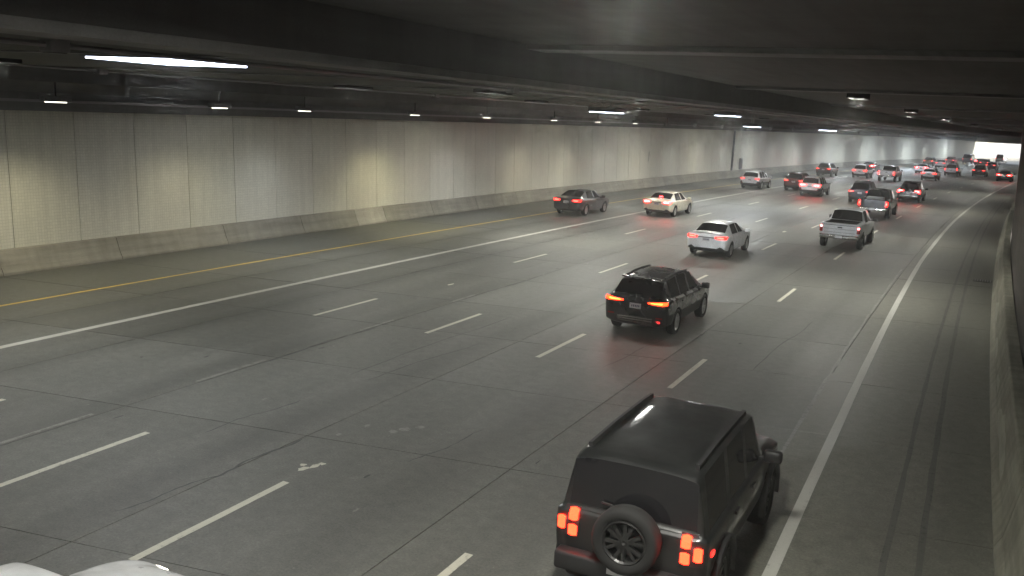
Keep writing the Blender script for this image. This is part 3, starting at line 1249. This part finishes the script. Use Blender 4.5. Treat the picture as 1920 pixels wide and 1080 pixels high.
    def plate(self, y0, y1, z0, z1, off=.022):
        p = self.decal('licence_plate', 'rear', [(y0, z0, z1), (y1, z0, z1)], M['plate'], rows=2, off=off)
        w = y1 - y0
        h = z1 - z0
        if p is None:
            return
        c = self.cast('rear', (y0 + y1) / 2, (z0 + z1) / 2)
        for k in range(5):
            ya = y0 + w * (.12 + .155 * k)
            self.decal('plate_character', 'rear', [(ya, z0 + h * .28, z1 - h * .3), (ya + w * .09, z0 + h * .28, z1 - h * .3)], M['plate_dark'], rows=1, off=off + .003, parent=p)

    def handles(self, xs, z):
        for side in ('left', 'right'):
            for x in xs:
                self.decal('door_handle', side, [(x, z, z + .035), (x + .17, z, z + .035)], self.paint, rows=1, off=.03)

    def door_seams(self, xs, z0, z1):
        for side in ('left', 'right'):
            for x in xs:
                self.decal('door_seam', side, [(x, z0, z1), (x + .012, z0, z1)], M['well'], rows=4, off=.003, skirt=False)

    def front(self, y0, y1, z0, z1, gz0, gz1, beam=260):
        self.sym('headlight', 'front', [(y0, z0, z1), ((y0 + y1) / 2, z0, z1), (y1, z0 + .03, z1)], M['head'])
        if beam:
            for sg in (1, -1):
                c = self.cast('front', sg * (y0 + y1) / 2, (z0 + z1) / 2)
                if c is None:
                    continue
                l = bpy.data.lights.new('headlight_beam', 'SPOT')
                l.energy = beam
                l.color = (.86, .93, 1.0)
                l.spot_size = math.radians(46)
                l.spot_blend = .9
                l.shadow_soft_size = .06
                o = bpy.data.objects.new('headlight_beam', l)
                COL.objects.link(o)
                o.parent = self.root
                o.matrix_local = Matrix.Translation(c[0] + Vector((.06, 0, 0))) @ Matrix.Rotation(math.radians(-86.5), 4, 'Y')
        self.decal('grille', 'front', [(-y0 + .05, gz0, gz1), (y0 - .05, gz0, gz1)], M['black_plastic'])


# ------------------------------------------------------------------ body shapes
def sedan(k=1.0, fastback=False):
    st = [(-2.42, -2.40, .42, .74, .90, .62, .95, .50, .97),
          (-2.34, -2.32, .30, .87, .99, .76, 1.055, .62, 1.075),
          (-2.05, -1.98, .24, .905, 1.00, .79, 1.085, .66, 1.115),
          (-1.90, -1.86, .22, .91, .985, .80, 1.09, .66, 1.125),
          (-1.42, -1.12, .20, .915, .97, .80, 1.365, .575, 1.425),
          (-1.24, -.96, .19, .915, .965, .80, 1.39, .575, 1.445),
          (-.18, -.16, .19, .92, .945, .81, 1.41, .575, 1.465),
          (-.08, -.07, .19, .92, .945, .81, 1.41, .575, 1.465),
          (.84, .34, .19, .915, .935, .80, 1.375, .57, 1.43),
          (.98, .46, .19, .915, .935, .80, 1.35, .57, 1.405),
          (1.32, 1.30, .20, .915, .925, .79, .985, .68, 1.02),
          (1.9, 1.88, .21, .90, .86, .76, .90, .60, .935),
          (2.30, 2.26, .24, .82, .74, .64, .76, .45, .78),
          (2.44, 2.40, .36, .66, .62, .5, .63, .36, .64)]
    return dict(st=st, W=.915, axles=(-1.42, 1.40), rw=.335, rear_glass=(3,), windshield=(9,), side_glass=(5, 7),
                stc={3: .85, 4: .7, 5: .6, 6: .9, 7: .9, 8: .6, 9: .7, 10: .8, 1: .35, 0: .4})


def crossover(H=1.66, L=0.0, W=.93):
    e = H - 1.66
    st = [(-2.34, -2.30, .46, .78, .98, .70, 1.06, .58, 1.08),
          (-2.28, -2.24, .34, .89, 1.02, .80, 1.10, .66, 1.12),
          (-2.18, -2.20, .28, .92, 1.03, .82, 1.12, .69, 1.15),
          (-1.98, -1.86, .26, .93, 1.03, .82, 1.50 + e, .60, 1.56 + e),
          (-1.80, -1.66, .25, .93, 1.02, .82, 1.56 + e, .60, 1.625 + e),
          (-.98, -.92, .25, .93, 1.005, .82, 1.60 + e, .61, 1.66 + e),
          (-.90, -.84, .25, .93, 1.005, .82, 1.60 + e, .61, 1.66 + e),
          (-.10, -.08, .25, .93, .99, .82, 1.60 + e, .61, 1.66 + e),
          (0, .02, .25, .93, .99, .82, 1.60 + e, .61, 1.66 + e),
          (.92, .50, .25, .925, .98, .81, 1.545 + e, .60, 1.60 + e),
          (1.06, .62, .25, .925, .98, .81, 1.52 + e, .60, 1.57 + e),
          (1.36, 1.32, .26, .92, .98, .80, 1.05, .70, 1.09),
          (1.9, 1.88, .27, .90, .93, .77, .97, .62, 1.0),
          (2.22, 2.18, .30, .83, .83, .66, .86, .5, .88),
          (2.34, 2.30, .40, .70, .70, .54, .72, .4, .73)]
    return dict(st=st, W=W, axles=(-1.38, 1.38), rw=.36, rear_glass=(2,), windshield=(10,), side_glass=(4, 6, 8), cladding=True,
                stc={2: .8, 3: .7, 4: .6, 5: .9, 6: .9, 7: .9, 8: .9, 9: .6, 10: .7, 11: .8, 1: .35, 0: .4})


def boxy():
    st = [(-2.06, -2.02, .55, .80, 1.10, .78, 1.16, .72, 1.17),
          (-2.03, -2.00, .50, .87, 1.12, .80, 1.18, .73, 1.19),
          (-2.00, -1.985, .46, .89, 1.13, .82, 1.20, .74, 1.21),
          (-1.97, -1.96, .45, .895, 1.13, .825, 1.75, .71, 1.80),
          (-1.82, -1.80, .44, .90, 1.13, .83, 1.80, .715, 1.85),
          (-.98, -.96, .43, .90, 1.13, .83, 1.82, .72, 1.87),
          (-.86, -.84, .43, .90, 1.13, .83, 1.82, .72, 1.87),
          (-.06, -.05, .43, .90, 1.12, .83, 1.82, .72, 1.87),
          (.06, .05, .43, .90, 1.12, .83, 1.82, .72, 1.87),
          (.78, .58, .43, .90, 1.11, .83, 1.80, .71, 1.845),
          (.88, .68, .43, .90, 1.11, .83, 1.77, .71, 1.815),
          (1.02, 1.0, .44, .90, 1.10, .82, 1.18, .76, 1.20),
          (1.7, 1.69, .46, .88, 1.06, .80, 1.12, .72, 1.14),
          (2.08, 2.06, .50, .86, 1.0, .78, 1.06, .70, 1.08),
          (2.16, 2.14, .58, .80, .94, .72, .98, .62, 1.0)]
    return dict(st=st, W=.90, axles=(-1.30, 1.42), rw=.40, tw=.26, arch=.075, rear_glass=(2,), windshield=(10,), side_glass=(4, 6, 8), cladding=True, rim='dark',
                rowc={2: .7, 4: .7, 5: .85, 6: .7, 7: .3}, stc={0: .8, 1: .6, 2: .9, 3: .85, 4: .7, 5: .9, 6: .9, 7: .9, 8: .9, 9: .7, 10: .8, 11: .9, 13: .5, 14: .7})


def pickup(H=1.88):
    e = H - 1.88
    st = [(-2.86, -2.86, .62, .90, 1.20, .86, 1.28, .80, 1.28),
          (-2.82, -2.82, .58, .96, 1.24, .92, 1.31, .84, 1.31),
          (-2.60, -2.60, .55, .985, 1.25, .94, 1.32, .86, 1.32),
          (-1.02, -1.02, .48, .985, 1.25, .94, 1.32, .86, 1.32),
          (-.92, -.90, .46, .985, 1.23, .90, 1.33, .76, 1.33),
          (-.82, -.74, .45, .985, 1.20, .88, 1.78 + e, .665, 1.84 + e),
          (-.68, -.62, .45, .985, 1.20, .88, 1.80 + e, .67, 1.87 + e),
          (.28, .28, .45, .985, 1.19, .88, 1.82 + e, .68, 1.88 + e),
          (.40, .38, .45, .985, 1.19, .88, 1.82 + e, .68, 1.88 + e),
          (1.26, .98, .45, .98, 1.18, .87, 1.77 + e, .67, 1.83 + e),
          (1.40, 1.10, .45, .98, 1.18, .87, 1.74 + e, .67, 1.79 + e),
          (1.66, 1.64, .46, .98, 1.17, .86, 1.25, .78, 1.28),
          (2.4, 2.38, .48, .96, 1.13, .84, 1.19, .72, 1.22),
          (2.84, 2.80, .52, .92, 1.02, .78, 1.08, .66, 1.10),
          (2.95, 2.90, .60, .84, .90, .70, .95, .56, .96)]
    return dict(st=st, W=.985, axles=(-1.72, 1.90), rw=.41, tw=.27, arch=.08, rear_glass=(4,), windshield=(10,), side_glass=(6, 8),
                cuts=[(-2.75, -1.06, -.74, .74, .84, 1.9)],
                rowc={2: .7, 4: .6, 5: .8, 6: .7}, stc={0: .7, 1: .5, 2: .5, 3: .9, 4: .9, 5: .85, 6: .7, 7: .9, 8: .9, 9: .7, 10: .8, 11: .9, 13: .5})


def van(H=2.2):
    st = [(-2.5, -2.48, .46, .86, 1.05, .82, 1.12, .76, 1.13),
          (-2.46, -2.46, .38, .95, 1.07, .90, 1.16, .80, 1.17),
          (-2.42, -2.44, .34, .97, 1.08, .92, 1.18, .82, 1.19),
          (-2.36, -2.30, .33, .98, 1.08, .92, H - .16, .80, H - .08),
          (-2.2, -2.15, .32, .98, 1.08, .92, H - .1, .80, H - .02),
          (-1.1, -1.1, .32, .98, 1.08, .92, H - .08, .80, H),
          (-.9, -.9, .32, .98, 1.08, .92, H - .08, .80, H),
          (.3, .3, .32, .98, 1.07, .92, H - .08, .80, H),
          (.42, .40, .32, .98, 1.07, .92, H - .08, .80, H),
          (1.4, 1.05, .32, .97, 1.06, .91, H - .16, .79, H - .08),
          (1.55, 1.2, .32, .97, 1.06, .91, H - .22, .79, H - .14),
          (2.0, 1.95, .33, .96, 1.05, .88, 1.14, .78, 1.18),
          (2.4, 2.36, .36, .90, .95, .80, 1.0, .66, 1.02),
          (2.55, 2.5, .46, .78, .80, .66, .84, .5, .85)]
    return dict(st=st, W=.98, axles=(-1.5, 1.55), rw=.36, rear_glass=(2,), windshield=(10,), side_glass=(8,),
                rowc={2: .6, 4: .5, 5: .8, 6: .6}, stc={2: .8, 3: .8, 4: .6, 7: .9, 8: .9, 9: .7, 10: .8, 11: .8, 0: .5, 1: .4})


# body mesh needs per-face material; patch mesh_obj call in Car through _mm
_old_build = Car.build_body


def _build(self):
    _old_build(self)
    for p, i in zip(self.body.data.polygons, self._mm):
        p.material_index = i


Car.build_body = _build

WHITE = car_paint('white', (0.84, 0.86, 0.89), 0, .3)
CREAM = car_paint('cream', (0.76, 0.72, 0.58), 0, .3)
SILVER = car_paint('silver', (0.72, 0.74, 0.77), 0, .34)
BLACK = car_paint('black', (0.012, 0.012, 0.014), 0, .25)
CHAR = car_paint('charcoal', (0.03, 0.03, 0.035), .3, .3)
MAROON = car_paint('maroon', (0.10, 0.02, 0.022), .2, .3)
OLIVE = car_paint('olive_black', (0.010, 0.011, 0.011), 0, .38)
TAN = car_paint('tan', (0.22, 0.17, 0.12), .2, .35)
BLUEBLK = car_paint('blue_black', (0.02, 0.024, 0.045), .3, .3)


def std_sedan(c, tail, hi=False, plate=True, brk=False, spoiler=False, front=True, seams=True):
    c.sym('tail_light', 'rear', [(.40, .87, .95), (.62, .85, .97), (.80, .85, .98), (.875, .88, .97)], tail)
    c.decal('trunk_trim', 'rear', [(-.42, .885, .915), (.42, .885, .915)], M['black_plastic'], rows=1)
    c.decal('rear_diffuser', 'rear', [(-.68, .34, .40), (-.4, .32, .44), (.4, .32, .44), (.68, .34, .40)], M['black_plastic'])
    if plate:
        c.plate(-.16, .16, .74, .88)
    if brk:
        c.decal('high_brake_light', 'top', [(-1.72, -.10, .10), (-1.66, -.10, .10)], M['brake'], rows=2, off=.03)
    if spoiler:
        bevel_box('spoiler', (.16, 1.30, .03), .012, c.paint, c.root, (-2.26, 0, 1.12))
    c.mirrors(.80, 1.02)
    if seams:
        c.handles((-1.0, .02), .86)
        c.door_seams((-1.12, -.13, .95), .30, .93)
    if front:
        c.front(.42, .68, .62, .70, .40, .58)


def std_suv(c, tail, H=1.66, wide=True, plate=True, rails=True, shape=None, front=True, seams=True, brk=False, beam=260):
    c.sym('tail_light', 'rear', shape or [(.44, .93, .99), (.62, .90, 1.01), (.80, .88, 1.04), (.88, .92, 1.04)], tail)
    c.decal('rear_bumper', 'rear', [(-.84, .36, .52), (-.5, .34, .56), (.5, .34, .56), (.84, .36, .52)], M['black_plastic'])
    c.sym('reflector', 'rear', [(.60, .56, .60), (.78, .56, .60)], M['lens_off'], rows=1)
    if plate:
        c.plate(-.16, .16, .78, .92)
    bevel_box('rear_spoiler', (.20, 1.14, .035), .014, c.paint, c.root, (-1.90, 0, H - .055))
    if rails:
        for sg in (1, -1):
            c.decal('roof_rail', 'top', [(-1.62, min(sg * .53, sg * .57), max(sg * .53, sg * .57)), (.36, min(sg * .53, sg * .57), max(sg * .53, sg * .57))], M['black_plastic'], rows=1, off=.05)
    if brk:
        c.decal('high_brake_light', 'rear', [(-.16, H - .13, H - .10), (.16, H - .13, H - .10)], M['brake'], rows=1, off=.10)
    c.mirrors(.92, 1.08)
    if seams:
        c.handles((-1.05, -.02), .90)
        c.door_seams((-1.02, -.05, .98), .38, .98)
    if front:
        c.front(.45, .72, .70, .78, .46, .66, beam)


def std_pickup(c, tail, plate=True, H=1.88, front=True):
    r = c.sym('tail_light', 'rear', [(.80, .86, 1.20), (.90, .86, 1.20), (.945, .88, 1.19)], tail)
    if tail.name == 'unlit_red_lens':
        for o, sg in zip(r, (1, -1)):
            c.decal('lamp_core', 'rear', [(sg * .83, 1.08, 1.17), (sg * .91, 1.08, 1.17)], M['core_brake'], rows=2, off=.022, parent=o)
    c.decal('tailgate_edge', 'rear', [(-.78, 1.205, 1.23), (.78, 1.205, 1.23)], M['black_plastic'], rows=1)
    for z in (.86, 1.02):
        c.decal('tailgate_groove', 'rear', [(-.74, z, z + .012), (.74, z, z + .012)], M['well'], rows=1, off=.003, skirt=False)
    c.decal('tailgate_handle', 'rear', [(-.11, 1.08, 1.14), (.11, 1.08, 1.14)], M['black_plastic'], rows=1)
    b = bevel_box('rear_bumper', (.16, 1.84, .20), .04, M['chrome'], c.root, (-2.92, 0, .66))
    v, f = boxv(-3.012, -3.002, -.16, .16, .60, .74)
    mesh_obj('licence_plate', v, f, M['plate'], b)
    c.mirrors(1.22, 1.28, M['black_plastic'])
    c.handles((-.55, .42), 1.05)
    c.door_seams((-.72, .33, 1.38), .5, 1.18)
    if front:
        c.front(.55, .88, .84, .98, .66, 1.0)


# ------------------------------------------------------------------ 1: boxy black four-by-four in the foreground
c = big = Car('off_road_car', 'big boxy black off-roader with spare wheel on its tailgate, nearest the camera', 'car', 4.80, 2.37, boxy(), OLIVE)
# three lit blocks per lamp imitate blurred ghost images of its light
for sg in (1, -1):
    hous = c.decal('tail_light', 'rear', [(sg * .58, .85, 1.19), (sg * .85, .85, 1.19)], M['black_plastic'], rows=2, off=.02)
    for (y0, y1, z0, z1) in ((.60, .70, 1.055, 1.165), (.60, .70, .875, .985), (.745, .83, .93, 1.06)):
        c.decal('lit_block', 'rear', [(sg * y0, z0, z1), (sg * (y0 + y1) / 2, z0 - .012, z1 + .012), (sg * y1, z0, z1)], M['tail_red'], rows=2, off=.035, parent=hous)
tm, rm = wheel_meshes(.38, .24, 'dark')
sw = bpy.data.objects.new('spare_wheel', tm)
link(sw, c.root)
sw.location = (-2.18, -.02, 1.02)
sw.rotation_euler = (0, .3, math.pi / 2)
rr = bpy.data.objects.new('rim', rm)
link(rr, sw)
v, f = boxv(-2.10, -2.02, -.18, .14, .90, 1.14)
mesh_obj('spare_carrier', v, f, M['black_plastic'], c.root)
bevel_box('rear_bumper', (.22, 1.62, .22), .04, M['black_plastic'], c.root, (-2.12, 0, .60))
v, f = boxv(-2.245, -2.235, -.16, .16, .60, .75)
mesh_obj('licence_plate', v, f, M['plate'], c.root)
for sg in (1, -1):
    c.decal('roof_rail', 'top', [(-1.75, min(sg * .60, sg * .645), max(sg * .60, sg * .645)), (-.6, min(sg * .60, sg * .645), max(sg * .60, sg * .645)), (.5, min(sg * .60, sg * .645), max(sg * .60, sg * .645))], M['black_plastic'], rows=1, off=.06)
bevel_box('rear_wiper', (.02, .5, .025), .006, M['black_plastic'], c.root, (-2.02, .1, 1.28), rot=Matrix.Rotation(.12, 3, 'X'))
c.decal('side_marker', 'right', [(-1.90, .93, .98), (-1.80, .93, .98)], M['tail'], rows=1)
c.decal('side_marker', 'left', [(-1.90, .93, .98), (-1.80, .93, .98)], M['tail'], rows=1)
c.mirrors(.80, 1.22, M['black_plastic'])
c.handles((-.85, .05), 1.02)
c.door_seams((-.92, 0.0, .88), .5, 1.1)
c.front(.48, .74, .84, 1.0, .72, 1.0, 90)
for sg in (1, -1):
    for wx in (-1.30, 1.42):
        V, F = [], []
        for i in range(13):
            a = math.pi * (-.06 + 1.12 * i / 12)
            for r_, y in ((.475, .875), (.475, .955), (.535, .945), (.54, .87)):
                V.append((wx + r_ * math.cos(a), sg * y, .40 + r_ * math.sin(a)))
        for i in range(12):
            for j in range(3):
                q = i * 4 + j
                F.append((q, q + 1, q + 5, q + 4))
        mesh_obj('wheel_arch_flare', V, F, M['black_plastic'], c.root, smooth=True)

big.root.matrix_world = big.root.matrix_world @ Matrix.Scale(1.06, 4)

# ------------------------------------------------------------------ 2: black crossover
c = Car('black_crossover', 'shiny black crossover with thin orange-red tail lights and bright alloy wheels', 'car', 18.85, -2.36, crossover(1.62), BLACK)
std_suv(c, M['tail_orange'], 1.62, shape=[(.36, .955, .985), (.56, .94, 1.0), (.76, .93, 1.03), (.88, .95, 1.03)])
v, f = boxv(-2.37, -2.35, -.3, .3, .44, .47)
for z in (.40, .46, .52):
    c.decal('bumper_slat', 'rear', [(-.5, z, z + .022), (.5, z, z + .022)], M['chrome'], rows=1, off=.02)
c.decal('fog_lamp', 'rear', [(-.72, .44, .50), (-.60, .44, .50)], M['tail_dim'], rows=1)
for sg, side in ((1, 'left'), (-1, 'right')):
    c.decal('window_trim', side, [(-1.7, 1.055, 1.07), (.9, 1.02, 1.035)], M['chrome'], rows=1, off=.008)

# ------------------------------------------------------------------ 3: white sedan
c = Car('white_sedan', 'clean white sedan with black strip between slim red tail lights, mid-road', 'car', 35.0, -4.92, sedan(), WHITE)
std_sedan(c, M['tail'], spoiler=True)

# 4: cream sedan braking
c = Car('cream_sedan', 'cream-white sedan braking, red glow on the road below it', 'car', 49.3, -12.25, sedan(), CREAM)
std_sedan(c, M['brake'], brk=True)
# 5: dark sedan, carpool lane
c = Car('dark_sedan', 'dark sedan by the left barrier, farthest left of the traffic', 'car', 45.1, -16.35, sedan(), CHAR)
std_sedan(c, M['tail'])
# 6
c = Car('white_crossover', 'white crossover with pale lamps in the carpool lane beside the barrier', 'car', 80.6, -15.0, crossover(1.64), WHITE)
std_suv(c, M['tail_dim'], 1.64)
# 7
c = Car('maroon_crossover', 'dark maroon car partly hidden behind a white car with red lamps', 'car', 83.0, -11.6, crossover(1.66), MAROON)
std_suv(c, M['tail_dim'], 1.66, front=False)
# 8
c = Car('white_crossover', 'white crossover with wide glowing red lamp band, in front of the maroon car', 'car', 77.8, -9.0, crossover(1.68), WHITE)
std_suv(c, M['brake'], 1.68, shape=[(.30, .94, 1.0), (.6, .90, 1.04), (.80, .88, 1.06), (.88, .92, 1.04)])
# 9
c = Car('dark_crossover', 'dark grey car alone in the carpool lane near the far barrier', 'car', 114.5, -15.9, crossover(1.66), CHAR, lvl=1)
std_suv(c, M['tail_dim'], 1.66, front=False, seams=False)
# 10
c = Car('white_crossover', 'white car with reddened rear window left of the white pickup', 'car', 117, -12.1, crossover(1.72), WHITE, lvl=1)
std_suv(c, M['tail'], 1.72, front=False, seams=False)
# 11
c = Car('dark_sedan', 'dark braking car with flaring red lamps between two white ones, far left lane', 'car', 138, -15.4, sedan(), BLACK, lvl=1)
std_sedan(c, M['brake'], front=False, seams=False)
# 12
c = Car('white_pickup', 'white pickup with upright red lamps, far middle lane', 'pickup', 114, -8.35, pickup(), WHITE, lvl=1)
std_pickup(c, M['tail'], front=False)
# 13
c = Car('silver_pickup', 'silver pickup truck straddling the right lane dashes', 'pickup', 43.2, -.52, pickup(), SILVER)
std_pickup(c, M['lens_off'])
# 14
c = Car('dark_pickup', 'dark pickup carrying pale cargo, ahead of the silver pickup', 'pickup', 62.3, -1.5, pickup(1.90), CHAR)
std_pickup(c, M['tail'])
lo = empty('cargo_bundle', frame(61.0, -1.5, .85), 'pale cargo bundle lying in the bed of the dark pickup', 'cargo')
bevel_box('bundle', (1.2, 1.1, .55), .08, M['bed_load'], lo, (0, 0, .28))
bevel_box('strap', (.06, 1.14, .58), .02, M['black_plastic'], lo, (.2, 0, .29))
# 15
c = Car('dark_crossover', 'dark sport utility car half hidden behind the dark pickup', 'car', 74.6, -4.35, crossover(1.75), BLUEBLK)
std_suv(c, M['tail_dim'], 1.75, front=False)
# 16
c = Car('black_crossover', 'black sport utility car with hooked red lamps right of the dark pickup', 'car', 80.4, -1.35, crossover(1.76), BLACK)
std_suv(c, M['brake'], 1.76, shape=[(.42, .99, 1.03), (.62, .97, 1.06), (.80, .84, 1.08), (.88, .84, 1.06)])
c.decal('bumper_strip', 'rear', [(-.7, .56, .62), (.7, .56, .62)], M['chrome'], rows=1, off=.03)
# 17..21
c = Car('white_sedan', 'far white sedan with red lamps, left of the small white hatchback', 'car', 146, -9.4, sedan(), WHITE, lvl=1)
std_sedan(c, M['brake'], front=False, seams=False)
c = Car('white_crossover', 'small white hatchback with pink lamps behind the black sport utility car', 'car', 124, -5.1, crossover(1.58), WHITE, lvl=1)
std_suv(c, M['tail'], 1.58, front=False, seams=False)
c = Car('white_crossover', 'far white sport utility car with upright red lamps, right of the white hatchback', 'car', 145, -5.2, crossover(1.8), WHITE, lvl=1)
std_suv(c, M['tail'], 1.8, front=False, seams=False, shape=[(.74, .86, 1.2), (.80, .86, 1.2), (.86, .88, 1.16)])
c = Car('dark_crossover', 'far dark sport utility car with pale lamps near the tunnel bend', 'car', 150, -2.1, crossover(1.8), CHAR, lvl=1)
std_suv(c, M['tail_dim'], 1.8, front=False, seams=False)
c = Car('dark_sedan', 'dark sedan with red lamps at the bend, cut by the right wall', 'car', 138.5, 2.3, sedan(), BLACK, lvl=1)
std_sedan(c, M['brake'], front=False, seams=False)
# 22.. far cluster
FAR = [('tan_crossover', 'far tan car leftmost of the distant cluster by the barrier', 188, -15.9, 'c', TAN, 'tail_dim'),
       ('white_sedan', 'far white sedan in the distant cluster, beside the tan car', 180, -12.3, 's', WHITE, 'tail_dim'),
       ('maroon_crossover', 'far dark red car just beyond the distant white sedan', 208, -15.8, 'c', MAROON, 'tail_dim'),
       ('dark_van', 'far dark high-roofed van left of the red-lamped cluster', 226, -15.8, 'v', BLUEBLK, 'tail_dim'),
       ('dark_sedan', 'tiny dark car with red lamps, middle of the distant cluster', 220, -12.3, 's', BLACK, 'brake'),
       ('dark_crossover', 'tiny dark car right of the distant red-lamped car', 205, -8.8, 'c', CHAR, 'tail_dim'),
       ('blue_black_sedan', 'far blue-black sedan rightmost of the distant cluster', 189, -5.3, 's', BLUEBLK, 'tail_dim'),
       ('white_van', 'far white van in the glare of the tunnel mouth', 262, -15.6, 'v', WHITE, 'tail_dim')]
for nm, lab, s, d, kd, pm, tl in FAR:
    c = Car(nm, lab, 'van' if kd == 'v' else 'car', s, d, {'c': crossover(1.68), 's': sedan(), 'v': van()}[kd], pm, lvl=1)
    if kd == 's':
        std_sedan(c, M[tl], front=False, seams=False, plate=False)
    elif kd == 'c':
        std_suv(c, M[tl], 1.68, front=False, seams=False, plate=False)
    else:
        c.sym('tail_light', 'rear', [(.80, .9, 1.2), (.88, .9, 1.2), (.94, .92, 1.18)], M[tl])
        c.decal('rear_bumper', 'rear', [(-.9, .42, .58), (.9, .42, .58)], M['black_plastic'])
        c.mirrors(1.35, 1.2, M['black_plastic'])

# white car just entering at the lower left
c = Car('white_minivan', 'white car entering at the lower left corner, only its bonnet and roof edge showing', 'car', -2.58, -1.46, crossover(1.70), WHITE)
std_suv(c, M['tail_dim'], 1.70, beam=4)

# ------------------------------------------------------------------ haze added to lift the blacks and spread lamp glow
hz = bpy.data.materials.new('tunnel_haze')
hz.use_nodes = True
hn = hz.node_tree.nodes
hn.clear()
ho = hn.new('ShaderNodeOutputMaterial')
pv = hn.new('ShaderNodeVolumePrincipled')
pv.inputs['Color'].default_value = (.93, .95, .95, 1)
pv.inputs['Density'].default_value = 0.0019
pv.inputs['Anisotropy'].default_value = 0.35
hz.node_tree.links.new(pv.outputs[0], ho.inputs['Volume'])
v, f = boxv(-330, 430, -170, 650, -9, 10.5)
hb = mesh_obj('haze', v, f, hz)
hb['kind'] = 'stuff'
hb['label'] = 'thin grey haze added to the tunnel air to lift the blacks'
hb['category'] = 'haze'
cy.volume_bounces = 0
